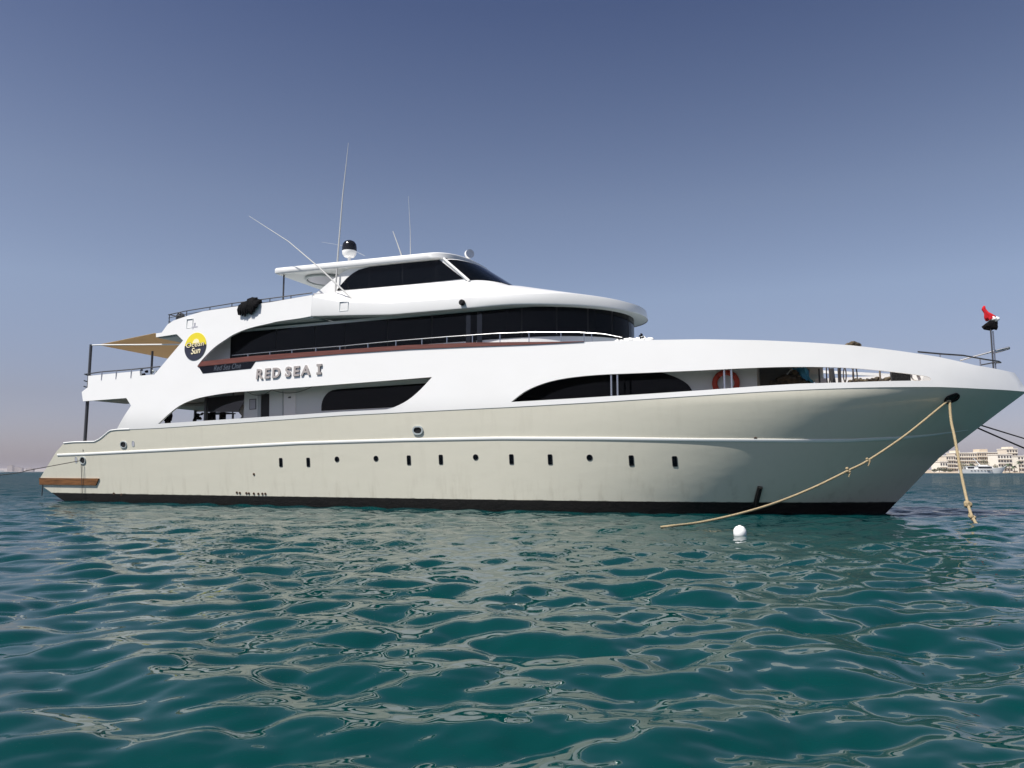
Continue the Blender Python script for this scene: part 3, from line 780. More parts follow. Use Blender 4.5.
panel_frame((186.4, 318.6, 193.4, 328.4), 'access_panel', .004, .015, 'soffit')
panel_frame((339.3, 301, 348.6, 311.5), 'access_panel', .006, .015, 'soffit')

# ---- wheelhouse
WY = -2.4
def wp(px, py): v = on_y(px, py, WY); return (v.x, v.z)
side_px = [(311, 297), (320, 290), (330, 281.5), (340, 274), (350, 267.6), (360, 263.5), (437, 256.6), (443.8, 258.2), (470.5, 281), (470, 290), (400, 296), (330, 300)]
wl = [wp(*p) for p in side_px]
for mir in (False, True):
    sheet(MB(), [wl], lambda X, z: WY, .08, .8, mir).build('wheelhouse_side', M['white'], Y)
swin = [(337, 290.4), (341, 285), (347.2, 278), (353, 273.4), (358.9, 270), (369.2, 267), (402.9, 263.4), (439.6, 259.9), (463.6, 278.8), (440, 281.3), (405.8, 284.8), (367.7, 288.2)]
divs = [0, 369.2, 402.6, 436, 600]
sw = [wp(*p) for p in swin]
def clip_poly(poly, x0, x1):
    def half_clip(P, f):
        out = []
        for a, b in zip(P, P[1:] + P[:1]):
            fa, fb = f(a), f(b)
            if fa >= 0: out.append(a)
            if fa * fb < 0: t = fa / (fa - fb); out.append((a[0] + (b[0] - a[0]) * t, a[1] + (b[1] - a[1]) * t))
        return out
    return half_clip(half_clip(poly, lambda p: p[0] - x0), lambda p: x1 - p[0])
xd = [-99] + [wp(p, 275)[0] for p in divs[1:-1]] + [99]
for mir in (False, True):
    for x0, x1 in zip(xd, xd[1:]):
        q = clip_poly(sw, x0 + .018, x1 - .018)
        if len(q) > 2: sheet(MB(), [q], lambda X, z: WY - .02, .03, .8, mir).build('window', M['glass'], Y)
    sheet(MB(), [sw], lambda X, z: WY - .008, .006, .8, mir).build('window_frame', M['blackgloss'], Y)
# raked front
ptop = wp(443.8, 258.6); pbot = wp(469.5, 281)
def fr(t, lvl, grow=0.):             # t 0..1 round the front, lvl 0 (sill) .. 1 (brow)
    xs_ = pbot[0] + (ptop[0] - pbot[0]) * lvl; z = pbot[1] + (ptop[1] - pbot[1]) * lvl
    bul = 1.35 + (.95 - 1.35) * lvl
    a = -math.pi / 2 + math.pi * t; c, s_ = math.cos(a), math.sin(a)
    return Vector((xs_ + (bul + grow) * abs(c) ** .93, (2.4 + grow - .02 - .06 * lvl) * math.copysign(abs(s_) ** .93, s_), z + grow * .6 + .1 * c * (1 - lvl) * 0))
MB().loft([[fr(t, l) for t in np.linspace(0, 1, 41)] for l in np.linspace(-.25, 1.0, 6)]).build('wheelhouse_front', M['white'], Y)
for k in range(5):
    t0, t1 = [0.005, .30, .42, .58, .70][k], [.295, .415, .575, .695, .995][k]
    ts = np.linspace(t0, t1, 12)
    MB().loft([[fr(t, .03, .02) for t in ts], [fr(t, .95, .02) for t in ts], [fr(t, .95, -.02) for t in ts], [fr(t, .03, -.02) for t in ts], [fr(t, .03, .02) for t in ts]]).build('windscreen', M['glass'], Y)
# white A pillar
for sg in (1, -1):
    MB().tube([(ptop[0], sg * (WY - .02), ptop[1]), (pbot[0], sg * (WY - .03), pbot[1])], .055, 8).build('pillar', M['trim'], Y)
# hard top
RY = -2.62
ra, rb = on_y(275, 268, RY), on_y(275, 274, RY); rf = on_y(430, 252.3, RY)
roof_top = lambda X: lin(X, [(ra.x, ra.z), (rf.x, rf.z)])
rc = contour(2.62, ra.x, rf.x - .1, rf.x + 1.25, 16, 30, 2.4)
def roofring(s_, dz):
    cx = (ra.x + rf.x) / 2
    return [Vector((cx + (p[0] - cx) * s_, p[1] * s_, roof_top(p[0]) + dz)) for p in rc]
MB().loft([roofring(.6, .14), roofring(.9, .06), roofring(.985, .0), roofring(1., -.05), roofring(1., -.24), roofring(.985, -.29), roofring(.6, -.27)], close=True, caps=True).build('hard_top', M['white'], Y, 40)
# ring light recess under the hard top, post
rg = on_y(323.5, 280, -1.2)
zr_ = roof_top(rg.x) - .29
mb = MB(); nn = 32
mb.loft([[Vector((rg.x + (1.0 + .07 * math.cos(a)) * math.cos(t), -.9 + (1.0 + .07 * math.cos(a)) * math.sin(t), zr_ - .03 + .07 * math.sin(a))) for t in np.linspace(0, 2 * math.pi, nn, endpoint=False)] for a in np.linspace(0, 2 * math.pi, 9)], close=True)
mb.build('roof_hatch_rim', M['grey'], Y)
MB().lathe([(.0, -.01), (.9, -.01), (.9, -.05), (0, -.05)], 32, Matrix.Translation((rg.x, -.9, zr_))).build('roof_hatch', M['poster'], Y)
p0, p1 = on_y(284, 274.5, -2.3), on_y(283.4, 300, -2.3)
MB().tube([(p0.x, -2.3, roof_top(p0.x) - .28), (p0.x, -2.3, 8.3)], .04, 8).build('roof_post', M['darksteel'], Y)
MB().tube([(p0.x, 2.3, roof_top(p0.x) - .28), (p0.x, 2.3, 8.3)], .04, 8).build('roof_post', M['darksteel'], Y)
hr = [on_y(313.5, 293.6, -2.62), on_y(347, 294.2, -2.62)]
MB().tube([hr[0] + Vector((0, .1, -.1)), hr[0], hr[1], hr[1] + Vector((0, .15, -.1))], .022, 8).build('grab_rail', M['steel'], Y)

# ---- sun deck rail aft
srl = [(168.5, 314.8), (186, 311), (232, 303.4), (270, 298.4), (312, 292.8)]
sy = lambda X, z: skin_y(X, z) + .12
for sg in (1, -1):
    g = [on_wall(*p, sy) for p in srl]; g = [Vector((p.x, p.y * sg, p.z)) for p in g]
    MB().tube(g, .025, 8).build('handrail', M['darksteel'], Y)
    g2 = [Vector((p.x, p.y, p.z - .16)) for p in g]
    MB().tube(g2, .016, 6).build('handrail', M['darksteel'], Y)
    for px in (169.5, 186.8, 210, 232, 252, 270, 291):
        a = on_wall(px, lin(px, srl), sy); MB().tube([(a.x, a.y * sg, a.z), (a.x, a.y * sg, a.z - .6)], .022, 6).build('rail_post', M['darksteel'], Y)
a = on_wall(169, 314.6, sy)
for dz in (0, -.35): MB().tube([(a.x, a.y, a.z + dz), (a.x - .1, 0, a.z + dz + .05), (a.x, -a.y, a.z + dz)], .024, 8).build('handrail', M['darksteel'], Y)

# ---- aerials, dome, search light
def aerial(pts, y, r0, r1, n=8):
    g = [on_y(*p, y) for p in pts]; k = len(g)
    return MB().tube(g, [r0 + (r1 - r0) * i / (k - 1) for i in range(k)], 8).build('antenna', M['aerial'], Y)
aerial([(334.9, 297.3), (338.4, 249), (342.8, 194.7), (345.8, 168), (348.4, 143)], -2.55, .045, .008)
aerial([(356.6, 303), (317.9, 266.5), (288.6, 241.6), (249, 216)], -3.35, .045, .008)
aerial([(402.4, 258), (397.6, 244), (392.9, 231.3)], -2.5, .034, .016)
aerial([(410.5, 254.5), (410.3, 232), (408.4, 196)], -1.0, .02, .005)
aerial([(365, 256), (345, 246), (322, 242)], 1.2, .007, .004)
dm = on_y(349.2, 258.2, -.9)
MB().lathe([(.0, -.55), (.07, -.55), (.07, .02), (.24, .06), (.33, .2), (.345, .32), (.345, .34)], 26, Matrix.Translation(dm)).build('radar_dome_base', M['trim'], Y)
MB().lathe([(.346, .335), (.35, .5), (.32, .68), (.24, .8), (.12, .86), (0.0, .87)], 26, Matrix.Translation(dm)).build('radar_dome', M['blackgloss'], Y)
sp_ = on_y(468.8, 254.2, -.6)
aim = Vector((.75, -.6, -.05)).normalized()
T = Matrix.Translation(sp_) @ aim.to_track_quat('Z', 'Y').to_matrix().to_4x4()
sl_ = MB().lathe([(.0, -.2), (.12, -.18), (.19, -.05), (.2, .1), (.2, .12)], 22, T).build('searchlight', M['trim'], Y)
MB().lathe([(.2, .121), (.2, .15), (.13, .15), (.13, .13), (0, .128)], 22, T).build('lens', M['steel'], sl_)
MB().tube([sp_ + Vector((0, 0, -.18)), sp_ + Vector((-.03, 0, -.75))], .035, 8).build('bracket', M['trim'], sl_)

# ---- after deck: posts, rails, shade sails
AY = -3.55
t0, t1 = on_y(90.6, 344.6, AY), on_y(85.4, 441, AY)
px_ = (t0.x + t1.x) / 2
for sg in (1, -1):
    MB().tube([(px_, sg * AY, t0.z), (px_, sg * AY, 5.3)], .07, 10).build('awning_pole', M['darksteel'], Y)
    MB().tube([(px_, sg * AY, 5.07), (px_, sg * AY, 2.5)], .08, 10).build('deck_support', M['darksteel'], Y)
s0 = on_y(152.2, 357, -2.2)
for sg in (1, -1): MB().tube([(s0.x, sg * 2.2, s0.z + .3), (s0.x, sg * 2.2, 5.4)], .055, 10).build('awning_pole', M['darksteel'], Y)
ar = [(85, 374.2), (102, 371.8), (130, 369.6), (160, 366.6)]
ay = lambda X, z: skin_y(X, z) + .06
for sg in (1, -1):
    g = [on_wall(*p, ay) for p in ar]; g = [Vector((p.x, p.y * sg, p.z)) for p in g]
    MB().tube(g, .03, 8).build('handrail', M['darksteel'], Y)
    for px in (102, 116.5, 131.5): 
        a = on_wall(px, lin(px, ar), lambda X, z: skin_y(X, z) - .02); MB().tube([(a.x, a.y * sg, a.z), (a.x, a.y * sg, a.z - .42)], .03, 8).build('rail_post', M['steel'], Y)
ez = g[0].z
for dz in (0, -.33, -.62): MB().tube([(g[0].x, -3.6, ez + dz), (g[0].x - .28, -3.2, ez + dz), (g[0].x - .3, 3.2, ez + dz), (g[0].x, 3.6, ez + dz)], .03, 8).build('handrail', M['darksteel'], Y)
# shade sails
A0 = Vector((px_ + .35, AY + .1, t0.z - .03)); A1 = on_y(185, 344.4, -3.3)
def sail(V3, name, sag=.12):
    n = 10; mb = MB(); g = {}
    for i in range(n + 1):
        for j in range(n + 1 - i):
            a, b = i / n, j / n; c = 1 - a - b
            g[i, j] = V3[0] * c + V3[1] * a + V3[2] * b - Vector((0, 0, sag * 27 * a * b * c * .6))
    idx = {k: q for q, k in enumerate(g)}; ff = []
    for i in range(n):
        for j in range(n - i):
            ff.append((idx[i, j], idx[i + 1, j], idx[i, j + 1]))
            if i + j < n - 1: ff.append((idx[i + 1, j], idx[i + 1, j + 1], idx[i, j + 1]))
    up = [p + Vector((0, 0, .012)) for p in g.values()]
    mb.add(list(g.values()), ff); mb.add(up, [f[::-1] for f in ff])
    return mb.build(name, M['canvas'], Y, 60)
B1 = on_y(155, 333.2, -3.3); C2 = on_y(176, 360.2, 1.6); D1 = on_y(189, 345.5, -1.2)
sail([A0, B1, D1], 'shade_sail', .05)
sail([A0, D1, C2], 'shade_sail', .08)
MB().tube([Vector((px_, AY, t0.z - .04)), A0, A1], .035, 8).build('sail_rope', M['trim'], Y)

# ---- bow rail and flag staff
def bowpts(pts, y): return [on_y(p[0], p[1], y) for p in pts]
fs0, fs1 = on_y(993.6, 371, -.1), on_y(993.6, 316.5, -.1)
MB().tube([(fs0.x, -.1, fs0.z - .3), (fs0.x, -.1, fs1.z)], .026, 8).build('flagstaff', M['darksteel'], Y)
MB().tube([(fs0.x + .1, .1, fs0.z - .3), (fs0.x + .1, .1, on_y(996, 331, .1).z)], .028, 8).build('flagstaff_stay', M['steel'], Y)
rb_ = [on_wall(918, 351.8, lambda X, z: skin_y(X, z) + .06), on_wall(940, 353.8, lambda X, z: skin_y(X, z) + .06), on_wall(963, 355.4, lambda X, z: skin_y(X, z) + .05), on_wall(985, 359.4, lambda X, z: skin_y(X, z) + .05)]
nose = on_y(998, 361.6, -.12)
MB().tube(rb_ + [Vector((nose.x, -.2, nose.z)), Vector((nose.x + .1, 0, nose.z - .02)), Vector((nose.x - .1, .2, nose.z))], .028, 8).build('bow_rail', M['darksteel'], Y)
pr = [(960, 360.4), (975, 356.2), (990, 352.2), (1003, 348.8), (1009.4, 347.2)]
g = [on_y(p[0], p[1], .15 + .0 * i) for i, p in enumerate(pr)]
g += [g[-1] + Vector((.02, .12, -.03)), g[-1] + Vector((-.25, .25, -.1)), g[-2] + Vector((-.3, .3, -.12))]
MB().tube(g, .03, 8).build('bow_rail', M['steel'], Y)
for px, a_, b_ in ((980, 358.4, 368), (940, 354, 359)):
    v = on_y(px, a_, -.35 if px > 950 else -.8); MB().tube([v, v - Vector((0, 0, .55))], .024, 8).build('rail_post', M['steel'], Y)
v, v2 = on_y(981, 365, -.2), on_y(994.5, 362.4, -.1)
MB().tube([v, v2], .022, 8).build('bow_rail', M['darksteel'], Y)

# ---- hull fittings
def facing(p):                       # outward frame of the hull plating at p
    X, z = p.x, p.z; e = .05
    nx = -(half(X + e, z) - half(X - e, z)) / (2 * e); nz = -(half(X, z + e) - half(X, z - e)) / (2 * e)
    n = Vector((nx, -1, nz)); n = Vector((-(-nx), -1, -(-nz)))
    n = Vector((-( (half(X + e, z) - half(X - e, z)) / (2 * e)), -1, -((half(X, z + e) - half(X, z - e)) / (2 * e)))).normalized()
    x = Vector((1, 0, 0)); x = (x - n * x.dot(n)).normalized(); y_ = n.cross(x)
    return Matrix(((x.x, y_.x, n.x, p.x), (x.y, y_.y, n.y, p.y), (x.z, y_.z, n.z, p.z), (0, 0, 0, 1)))
def rounded(wd, hg, r, n=5):
    pts = []
    for cx, cy, a0 in ((wd / 2 - r, hg / 2 - r, 0), (-wd / 2 + r, hg / 2 - r, 90), (-wd / 2 + r, -hg / 2 + r, 180), (wd / 2 - r, -hg / 2 + r, 270)):
        for k in range(n + 1):
            a = math.radians(a0 + 90 * k / n); pts.append((cx + r * math.cos(a), cy + r * math.sin(a)))
    return pts
def port(px, py, wd, hg, r, name='porthole', rimm='darksteel', glassm='glass', rimw=.018, proud=.012):
    T_ = facing(hullpt(px, py))
    o1, i1 = rounded(wd + 2 * rimw, hg + 2 * rimw, r + rimw), rounded(wd, hg, r)
    mb = MB().loft([[T_ @ Vector((p[0], p[1], z)) for p in ring_] for ring_, z in ((o1, -.03), (o1, proud), (i1, proud), (i1, -.03))], close=True)
    rim = mb.build(name, M[rimm], Y)
    MB().add([T_ @ Vector((p[0], p[1], .006)) for p in i1], [tuple(range(len(i1)))]).build('glass' if glassm == 'glass' else 'opening', M[glassm], rim)
for px, py in ((280.9, 462.4), (308.3, 462.2), (408.9, 460.2), (440.9, 459.6), (511.5, 459.3), (550.2, 459.5), (631.4, 460.6), (674.8, 461.4)):
    port(px, py, .15, .36, .03)
for px, py in ((337, 459.2), (376, 458.5), (475.7, 457.2), (589.6, 457.6)):
    port(px, py, .2, .2, .099)
port(418, 430.3, .36, .24, .119, 'fairlead', 'grey', 'dark', .06, .05)
port(123.7, 444.6, .36, .26, .129, 'fairlead', 'grey', 'dark', .04, .04)
port(133.2, 443.7, .13, .24, .064, 'vent', 'grey', 'poster', .025)
port(83, 460.3, .34, .30, .149, 'fairlead', 'grey', 'dark', .04, .04)
port(76.1, 459.8, .13, .26, .064, 'vent', 'grey', 'poster', .025)
port(951.5, 398.2, .42, .22, .109, 'hawsehole', 'boot', 'dark', .05, .05)
for px, py in ((254, 474.2), (237, 492.6), (240, 493), (246.5, 493.2), (249, 493.4), (254, 493.6), (258.5, 493.8), (262.5, 493.8), (265.5, 493.8), (114, 493.5), (121.5, 494.5), (755.5, 438.5)):
    port(px, py, .06, .06, .029, 'drain', 'rust', 'dark', .025, .02)
# bow pipe (dark vertical fender strip), rope guard, stern board
a, b_ = hullpt(760.3, 487), hullpt(755.4, 506)
MB().tube([a + Vector((0, -.05, 0)), b_ + Vector((0, -.05, 0))], .09, 10).build('bow_thruster_pipe', M['boot'], Y)
bp = [(v.x, v.z) for v in (hullpt(*p) for p in [(40, 477.9), (99.6, 478.4), (96.6, 485.4), (40.5, 484.6)])]
sheet(MB(), [bp], lambda X, z: -(half(X, z) + .06), .07, .5).build('rubbing_board', M['board'], Y)
a, b_ = hullpt(82, 464), hullpt(83.6, 494)
MB().tube([a + Vector((0, -.05, 0)), b_ + Vector((0, -.07, 0))], .014, 6).build('hanging_line', M['darksteel'], Y)
v = hullpt(43.5, 487); MB().tube([v + Vector((-.05, -.02, .1)), v + Vector((-.05, -.02, -.45))], .025, 6).build('ladder_leg', M['darksteel'], Y)

# ---- lettering
def text_mesh(txt, size, depth, offset=0., shear=0., space=1.):
    cu = bpy.data.curves.new('lettering', 'FONT'); cu.body = txt; cu.size = size; cu.extrude = depth; cu.offset = offset; cu.shear = shear; cu.space_character = space
    o = bpy.data.objects.new('lettering_curve', cu); COL.objects.link(o)
    dg = bpy.context.evaluated_depsgraph_get(); me = bpy.data.meshes.new_from_object(o.evaluated_get(dg))
    bpy.data.objects.remove(o); bpy.data.curves.remove(cu)
    return me
def place_text(txt, p_left, p_right, height, depth, m, parent, proud, name='lettering', offset=0., shear=0., space=1., fy=skin_y):
    """p_left / p_right: baseline ends (X, z) on the side panel"""
    me = text_mesh(txt, 1, .01, offset, shear, space)
    co = np.array([v.co[:] for v in me.vertices]); mn, mx_ = co.min(0), co.max(0)
    sx = math.dist(p_left, p_right) / (mx_[0] - mn[0]); sy_ = height / (mx_[1] - mn[1])
    dx = ((p_right[0] - p_left[0]) / math.dist(p_left, p_right), (p_right[1] - p_left[1]) / math.dist(p_left, p_right))
    for v in me.vertices:
        u = (v.co.x - mn[0]) * sx; h = (v.co.y - mn[1]) * sy_
        X = p_left[0] + dx[0] * u; z = p_left[1] + dx[1] * u + h
        v.co = (X, fy(X, z) - proud - (depth if v.co.z > 0 else 0), z)
    me.materials.clear(); me.materials.append(m)
    o = bpy.data.objects.new(name, me); COL.objects.link(o); o.parent = parent
    return o
def s2(px, py): v = side(px, py); return (v.x, v.z)
def word(txt, px0, px1, lift=0):
    yb = lambda px: 379.4 + (374.5 - 379.4) * (px - 257) / (321.8 - 257)
    a, b_ = s2(px0, yb(px0)), s2(px1, yb(px1))
    return place_text(txt, a, b_, .46, .07, M['letter'], Y, -.01, offset=.03, space=1.36)
word('RED', 256.8, 280.4); word('SEA', 285.6, 310.9)
a, b_ = s2(317.0, 374.8), s2(321.8, 374.4)
mb = MB(); yy = skin_y(a[0], a[1] + .2)
xm = (a[0] + b_[0]) / 2; wI = (b_[0] - a[0])
for q in ((a[0], b_[0], a[1], a[1] + .1), (a[0], b_[0], a[1] + .36, a[1] + .46), (xm - wI * .2, xm + wI * .2, a[1] + .1, a[1] + .36)): mb.box(q[0], q[1], yy - .065, yy + .02, q[2], q[3])
mb.build('lettering', M['letter'], Y, 0)
# black name plate below the cap rail
sp2 = [s2(*p) for p in [(199, 367.2), (255.8, 361.4), (251, 368.6), (202.9, 373.6)]]
np_ = sheet(MB(), [sp2], lambda X, z: skin_y(X, z) - .012, .02, .5).build('name_plate', M['sign'], Y)
place_text('Red Sea One', s2(214, 371.0), s2(241, 368.3), .26, .006, M['signtext'], np_, .014, shear=.25)
# round badge
c0 = side(195.6, 346.4); rad = .66
def disc(m, name, parent, proud, th, pts):
    return sheet(MB(), [pts], lambda X, z: skin_y(X, z) - proud, th, .3).build(name, m, parent)
circ = lambda r, a0, a1, n=32: [(c0.x + r * math.cos(a), c0.z + r * math.sin(a)) for a in np.linspace(a0, a1, n)]
badge = disc(M['yellow'], 'badge', Y, .02, .03, circ(rad, 0, 2 * math.pi, 49)[:-1])
disc(M['navy'], 'badge_lower', badge, .026, .012, circ(rad + .004, math.radians(175), math.radians(365), 30))
disc(M['pale'], 'badge_sun', badge, .026, .012, [(c0.x + .02 + .2 * math.cos(a), c0.z + .16 + .2 * math.sin(a)) for a in np.linspace(0, math.pi, 14)])
place_text('Ocean', (c0.x - .56, c0.z - .07), (c0.x + .56, c0.z - .02), .27, .01, M['navy'], badge, .031, offset=.035)
place_text('Ocean', (c0.x - .54, c0.z - .05), (c0.x + .54, c0.z - .00), .23, .01, M['pale'], badge, .043)
place_text('Sun', (c0.x - .2, c0.z - .38), (c0.x + .36, c0.z - .34), .30, .008, M['pale'], badge, .04, shear=.2, offset=.012)
mb = MB(); v = side(194.3, 325.8)
# small grey emblem above the badge: a bar with an upright
yy = skin_y(v.x, v.z)
mb.box(v.x - .16, v.x + .22, yy - .012, yy + .005, v.z - .09, v.z - .03); mb.box(v.x - .03, v.x + .06, yy - .012, yy + .005, v.z - .03, v.z + .14)
mb.box(v.x - .1, v.x - .03, yy - .012, yy + .005, v.z - .16, v.z - .09); mb.box(v.x - .02, v.x + .02, yy - .012, yy + .005, v.z - .36, v.z - .28)
mb.build('small_emblem', M['poster'], Y, 0)

# ================================================================== THINGS ON BOARD
def lumps(center, ext, n, seed, res=2):
    """a crumpled pile of cloth or gear: many joined rounded lumps"""
    rnd = random.Random(seed); bm = bmesh.new()
    for k in range(n):
        u = Vector((rnd.uniform(-1, 1), rnd.uniform(-1, 1), rnd.uniform(-1, 1)))
        c = Vector((u.x * ext[0], u.y * ext[1], u.z * ext[2])) * .75
        r = rnd.uniform(.3, .5) * min(max(ext[0], ext[2]), max(ext[1], .1) * 3) * .7
        Mx = Matrix.Translation(c) @ Matrix.Rotation(rnd.uniform(0, 6.28), 4, Vector((rnd.random(), rnd.random(), rnd.random() + .1)).normalized()) @ Matrix.Diagonal((r * rnd.uniform(.7, 1.6), r * rnd.uniform(.6, 1), r * rnd.uniform(.5, 1), 1))
        bmesh.ops.create_icosphere(bm, subdivisions=res, radius=1, matrix=Mx)
    for v_ in bm.verts:
        v_.co += Vector((rnd.uniform(-1, 1), rnd.uniform(-1, 1), rnd.uniform(-1, 1))) * .018
    mb = MB(); bm.verts.ensure_lookup_table()
    mb.add([v_.co.copy() for v_ in bm.verts], [tuple(q.index for q in f.verts) for f in bm.faces]); bm.free()
    return mb
def ship_thing(name, label, cat, v, group=None): return thing(name, label, cat, to_world(v), YAW, group)
def pile(name, label, cat, pxy, ext, y, m, n=14, seed=1, group=None):
    v = on_y(pxy[0], pxy[1], y)
    o = lumps(v, ext, n, seed).build(name, m, None, 60); o.location = to_world(v); o.rotation_euler = (0, 0, YAW)
    return tag(o, label, cat, group)
# wetsuits thrown over the sun deck rail
v = on_y(251, 303, -3.62)
mb = MB(); rnd = random.Random(3)
for k in range(9):
    x0 = -.5 + k * .12; top = .12 - .22 * abs(k - 5) / 5 + rnd.uniform(-.05, .05); low = -.42 - rnd.uniform(0, .22) + (.12 if k > 6 else 0)
    mb.tube([(x0 + .02, .12, top - .15), (x0 + .02, .02, top + .1), (x0, -.1, top), (x0 - .03, -.16, (top + low) / 2), (x0 - .06 + rnd.uniform(-.06, .06), -.13, low)], [.08, .11, .11, .10, .03], 9)
mb.add(*(lambda l: (l.v, l.f))(lumps(v, (.36, .12, .24), 9, 5)))
o = mb.build('wetsuit_bundle', M['blackcloth'], None, 60); o.location = to_world(v); o.rotation_euler = (0, 0, YAW)
tag(o, 'black wetsuits bundled over the sun deck rail aft of the wheelhouse', 'wetsuits')
pile('rolled_cover', 'dark rolled cover lying behind the after sun deck rail', 'cover', (180, 317.6), (.42, .25, .17), -3.2, M['darksteel'], 12, 9)
pile('folded_awning', 'folded white awning lying on the upper deck edge ahead of the windows', 'awning', (633, 341.8), (.95, .16, .05), -2.9, M['whitecloth'], 44, 21)
pile('black_strap', 'small black strap on the folded white awning, further aft', 'strap', (620.5, 337.6), (.10, .08, .09), -3.05, M['blackcloth'], 5, 31)
pile('black_boot', 'black boot standing at the forward end of the folded awning', 'boot', (641.5, 337.2), (.10, .08, .16), -3.05, M['blackcloth'], 6, 33)
# coil of brown rope on the fore deck roof
def coil(name, label, pxy, y, R, turns, m):
    v = on_y(*pxy, y); rnd = random.Random(4)
    pts = [Vector((R * (1 + .15 * math.sin(t * 2.3)) * math.cos(t), R * math.sin(t), -.02 + .004 * t + .04 * math.sin(3 * t))) for t in np.linspace(0, turns * 2 * math.pi, turns * 18)]
    o = MB().tube(pts, .05, 7).build(name, m); o.location = to_world(v); o.rotation_euler = (0, 0, YAW); return tag(o, label, 'rope')
coil('rope_coil', 'brown rope coil lying on the bulwark top above the fore deck', (853, 345.6), -1.62, .2, 3, M['netting'])
# lifebuoy
v = wallpt(725.8, 383.2, .1)
root = ship_thing('lifebuoy', 'red lifebuoy hung on the grey deckhouse wall behind two white stanchions', 'lifebuoy', v)
mb = MB(); R_, r_ = .385, .095
mb.loft([[Vector(((R_ + r_ * math.cos(b)) * math.cos(a), r_ * math.sin(b) * .7, (R_ + r_ * math.cos(b)) * math.sin(a))) for a in np.linspace(0, 2 * math.pi, 40, endpoint=False)] for b in np.linspace(0, 2 * math.pi, 13)], close=True)
mb.build('ring', M['redring'], root)
for k in range(4):
    a = math.pi / 4 + k * math.pi / 2; rr_ = Vector((math.cos(a), 0, math.sin(a)))
    tt = Vector((-math.sin(a), 0, math.cos(a)))
    MB().loft([[rr_ * (R_ + (r_ + .006) * math.cos(b)) + Vector((0, (r_ * .7 + .006) * math.sin(b), 0)) + tt * s_ for b in np.linspace(0, 2 * math.pi, 14, endpoint=False)] for s_ in (-.04, .04)], close=True).build('band', M['redband'], root)
# gear heap under the fore deck: blue tarp and tan netting
pile('net_heap', 'heap of tan and dark netting on the fore deck beneath the blue tarp', 'netting', (791, 381.5), (.75, .25, .2), -1.9, M['netting'], 26, 12)
tq = [on_y(p[0], p[1], y_) for p, y_ in (((790, 367.5), -1.7), ((806, 367), -2.0), ((814, 386), -2.1), ((800, 380), -1.9))]
rnd = random.Random(8); nn = 14; rows = []
for i_ in range(nn + 1):
    row = []
    for j_ in range(nn + 1):
        a, b_ = i_ / nn, j_ / nn
        p = (tq[0] * (1 - a) + tq[1] * a) * (1 - b_) + (tq[3] * (1 - a) + tq[2] * a) * b_
        row.append(p - tq[0] + Vector((.03 * math.sin(9 * b_), -.07 * math.sin(11 * a + 3 * b_) - .05 * math.sin(17 * a) - .10 * math.sin(math.pi * b_), .03 * math.sin(7 * a + 2))))
    rows.append(row)
mb = MB().loft(rows); mb.loft([[p + Vector((0, .02, 0)) for p in r_] for r_ in rows])
o = mb.build('blue_tarpaulin', M['bluetarp'], None, 60); o.location = to_world(tq[0]); o.rotation_euler = (0, 0, YAW)
tag(o, 'blue tarpaulin draped over the forward end of the netting heap', 'tarpaulin')
# slanted grey windbreak panel
q = [on_y(p[0], p[1], -1.55) for p in [(755, 368.6), (792, 368), (776, 384), (760.5, 388)]]
mb = MB().add(q + [p + Vector((0, .05, 0)) for p in q], [(0, 1, 2, 3), (7, 6, 5, 4), (0, 3, 7, 4), (1, 5, 6, 2), (0, 4, 5, 1), (3, 2, 6, 7)])
mb.build('windbreak', M['darkgrey'], Y, 0)
# dark posts, hanging ropes and hoops
for px, wd in ((808.5, .05), (819.4, .035), (836, .09), (839.5, .06), (880, .03)):
    v = on_y(px, 375, -1.0); MB().tube([(v.x, -1.0, 3.5), (v.x - (.15 if px == 836 else 0), -1.0, 5.2)], wd, 8).build('deck_post', M['darksteel'] if px != 880 else M['trunk'], Y)
def hoop(px, py, y, w_, h_, lab):
    v = on_y(px, py, y); pts = [Vector((w_ * math.cos(a), .03 * math.sin(2 * a), h_ * math.sin(a))) for a in np.linspace(0, 2 * math.pi, 26)]
    o = MB().tube(pts, .022, 6).build('hanging_hose', M['darkrope']); o.location = to_world(v); o.rotation_euler = (0, 0, YAW); tag(o, lab, 'hose')
hoop(842.5, 374.5, -1.3, .12, .36, 'narrow loop of dark hose hanging closest to the dark posts')
hoop(828, 374, -1.4, .05, .42, 'thin loop of dark hose hanging furthest aft, next to the blue tarpaulin')
hoop(855, 375.5, -1.2, .07, .34, 'small loop of dark hose hanging furthest forward above the chain pile')
hoop(848.5, 375, -1.25, .17, .38, 'wide loop of dark hose hanging under the fore deck')
pile('chain_pile', 'brown pile of chain and rope lying low on the fore deck sill', 'chain', (868, 381.0), (.8, .05, .035), -1.2, M['netting'], 40, 17)
v = on_y(903, 376.6, -.55)
root = ship_thing('anchor_winch', 'black anchor winch at the narrow forward end of the opening', 'winch', v - Vector((0, 0, .35)))
MB().box(-.38, .22, -.25, .45, .1, .62).build('gear_case', M['black'], root)
MB().lathe([(.0, 0), (.2, 0), (.2, .04), (.11, .07), (.11, .22), (.2, .25), (.2, .29), (0, .29)], 18, Matrix.Translation((.45, .15, .38)) @ Matrix.Rotation(math.pi / 2, 4, 'X')).build('drum', M['trim'], root)
MB().lathe([(.0, 0), (.05, 0), (.05, .8), (0, .8)], 10, Matrix.Translation((.45, .5, .38)) @ Matrix.Rotation(math.pi / 2, 4, 'X')).build('shaft', M['darksteel'], root)
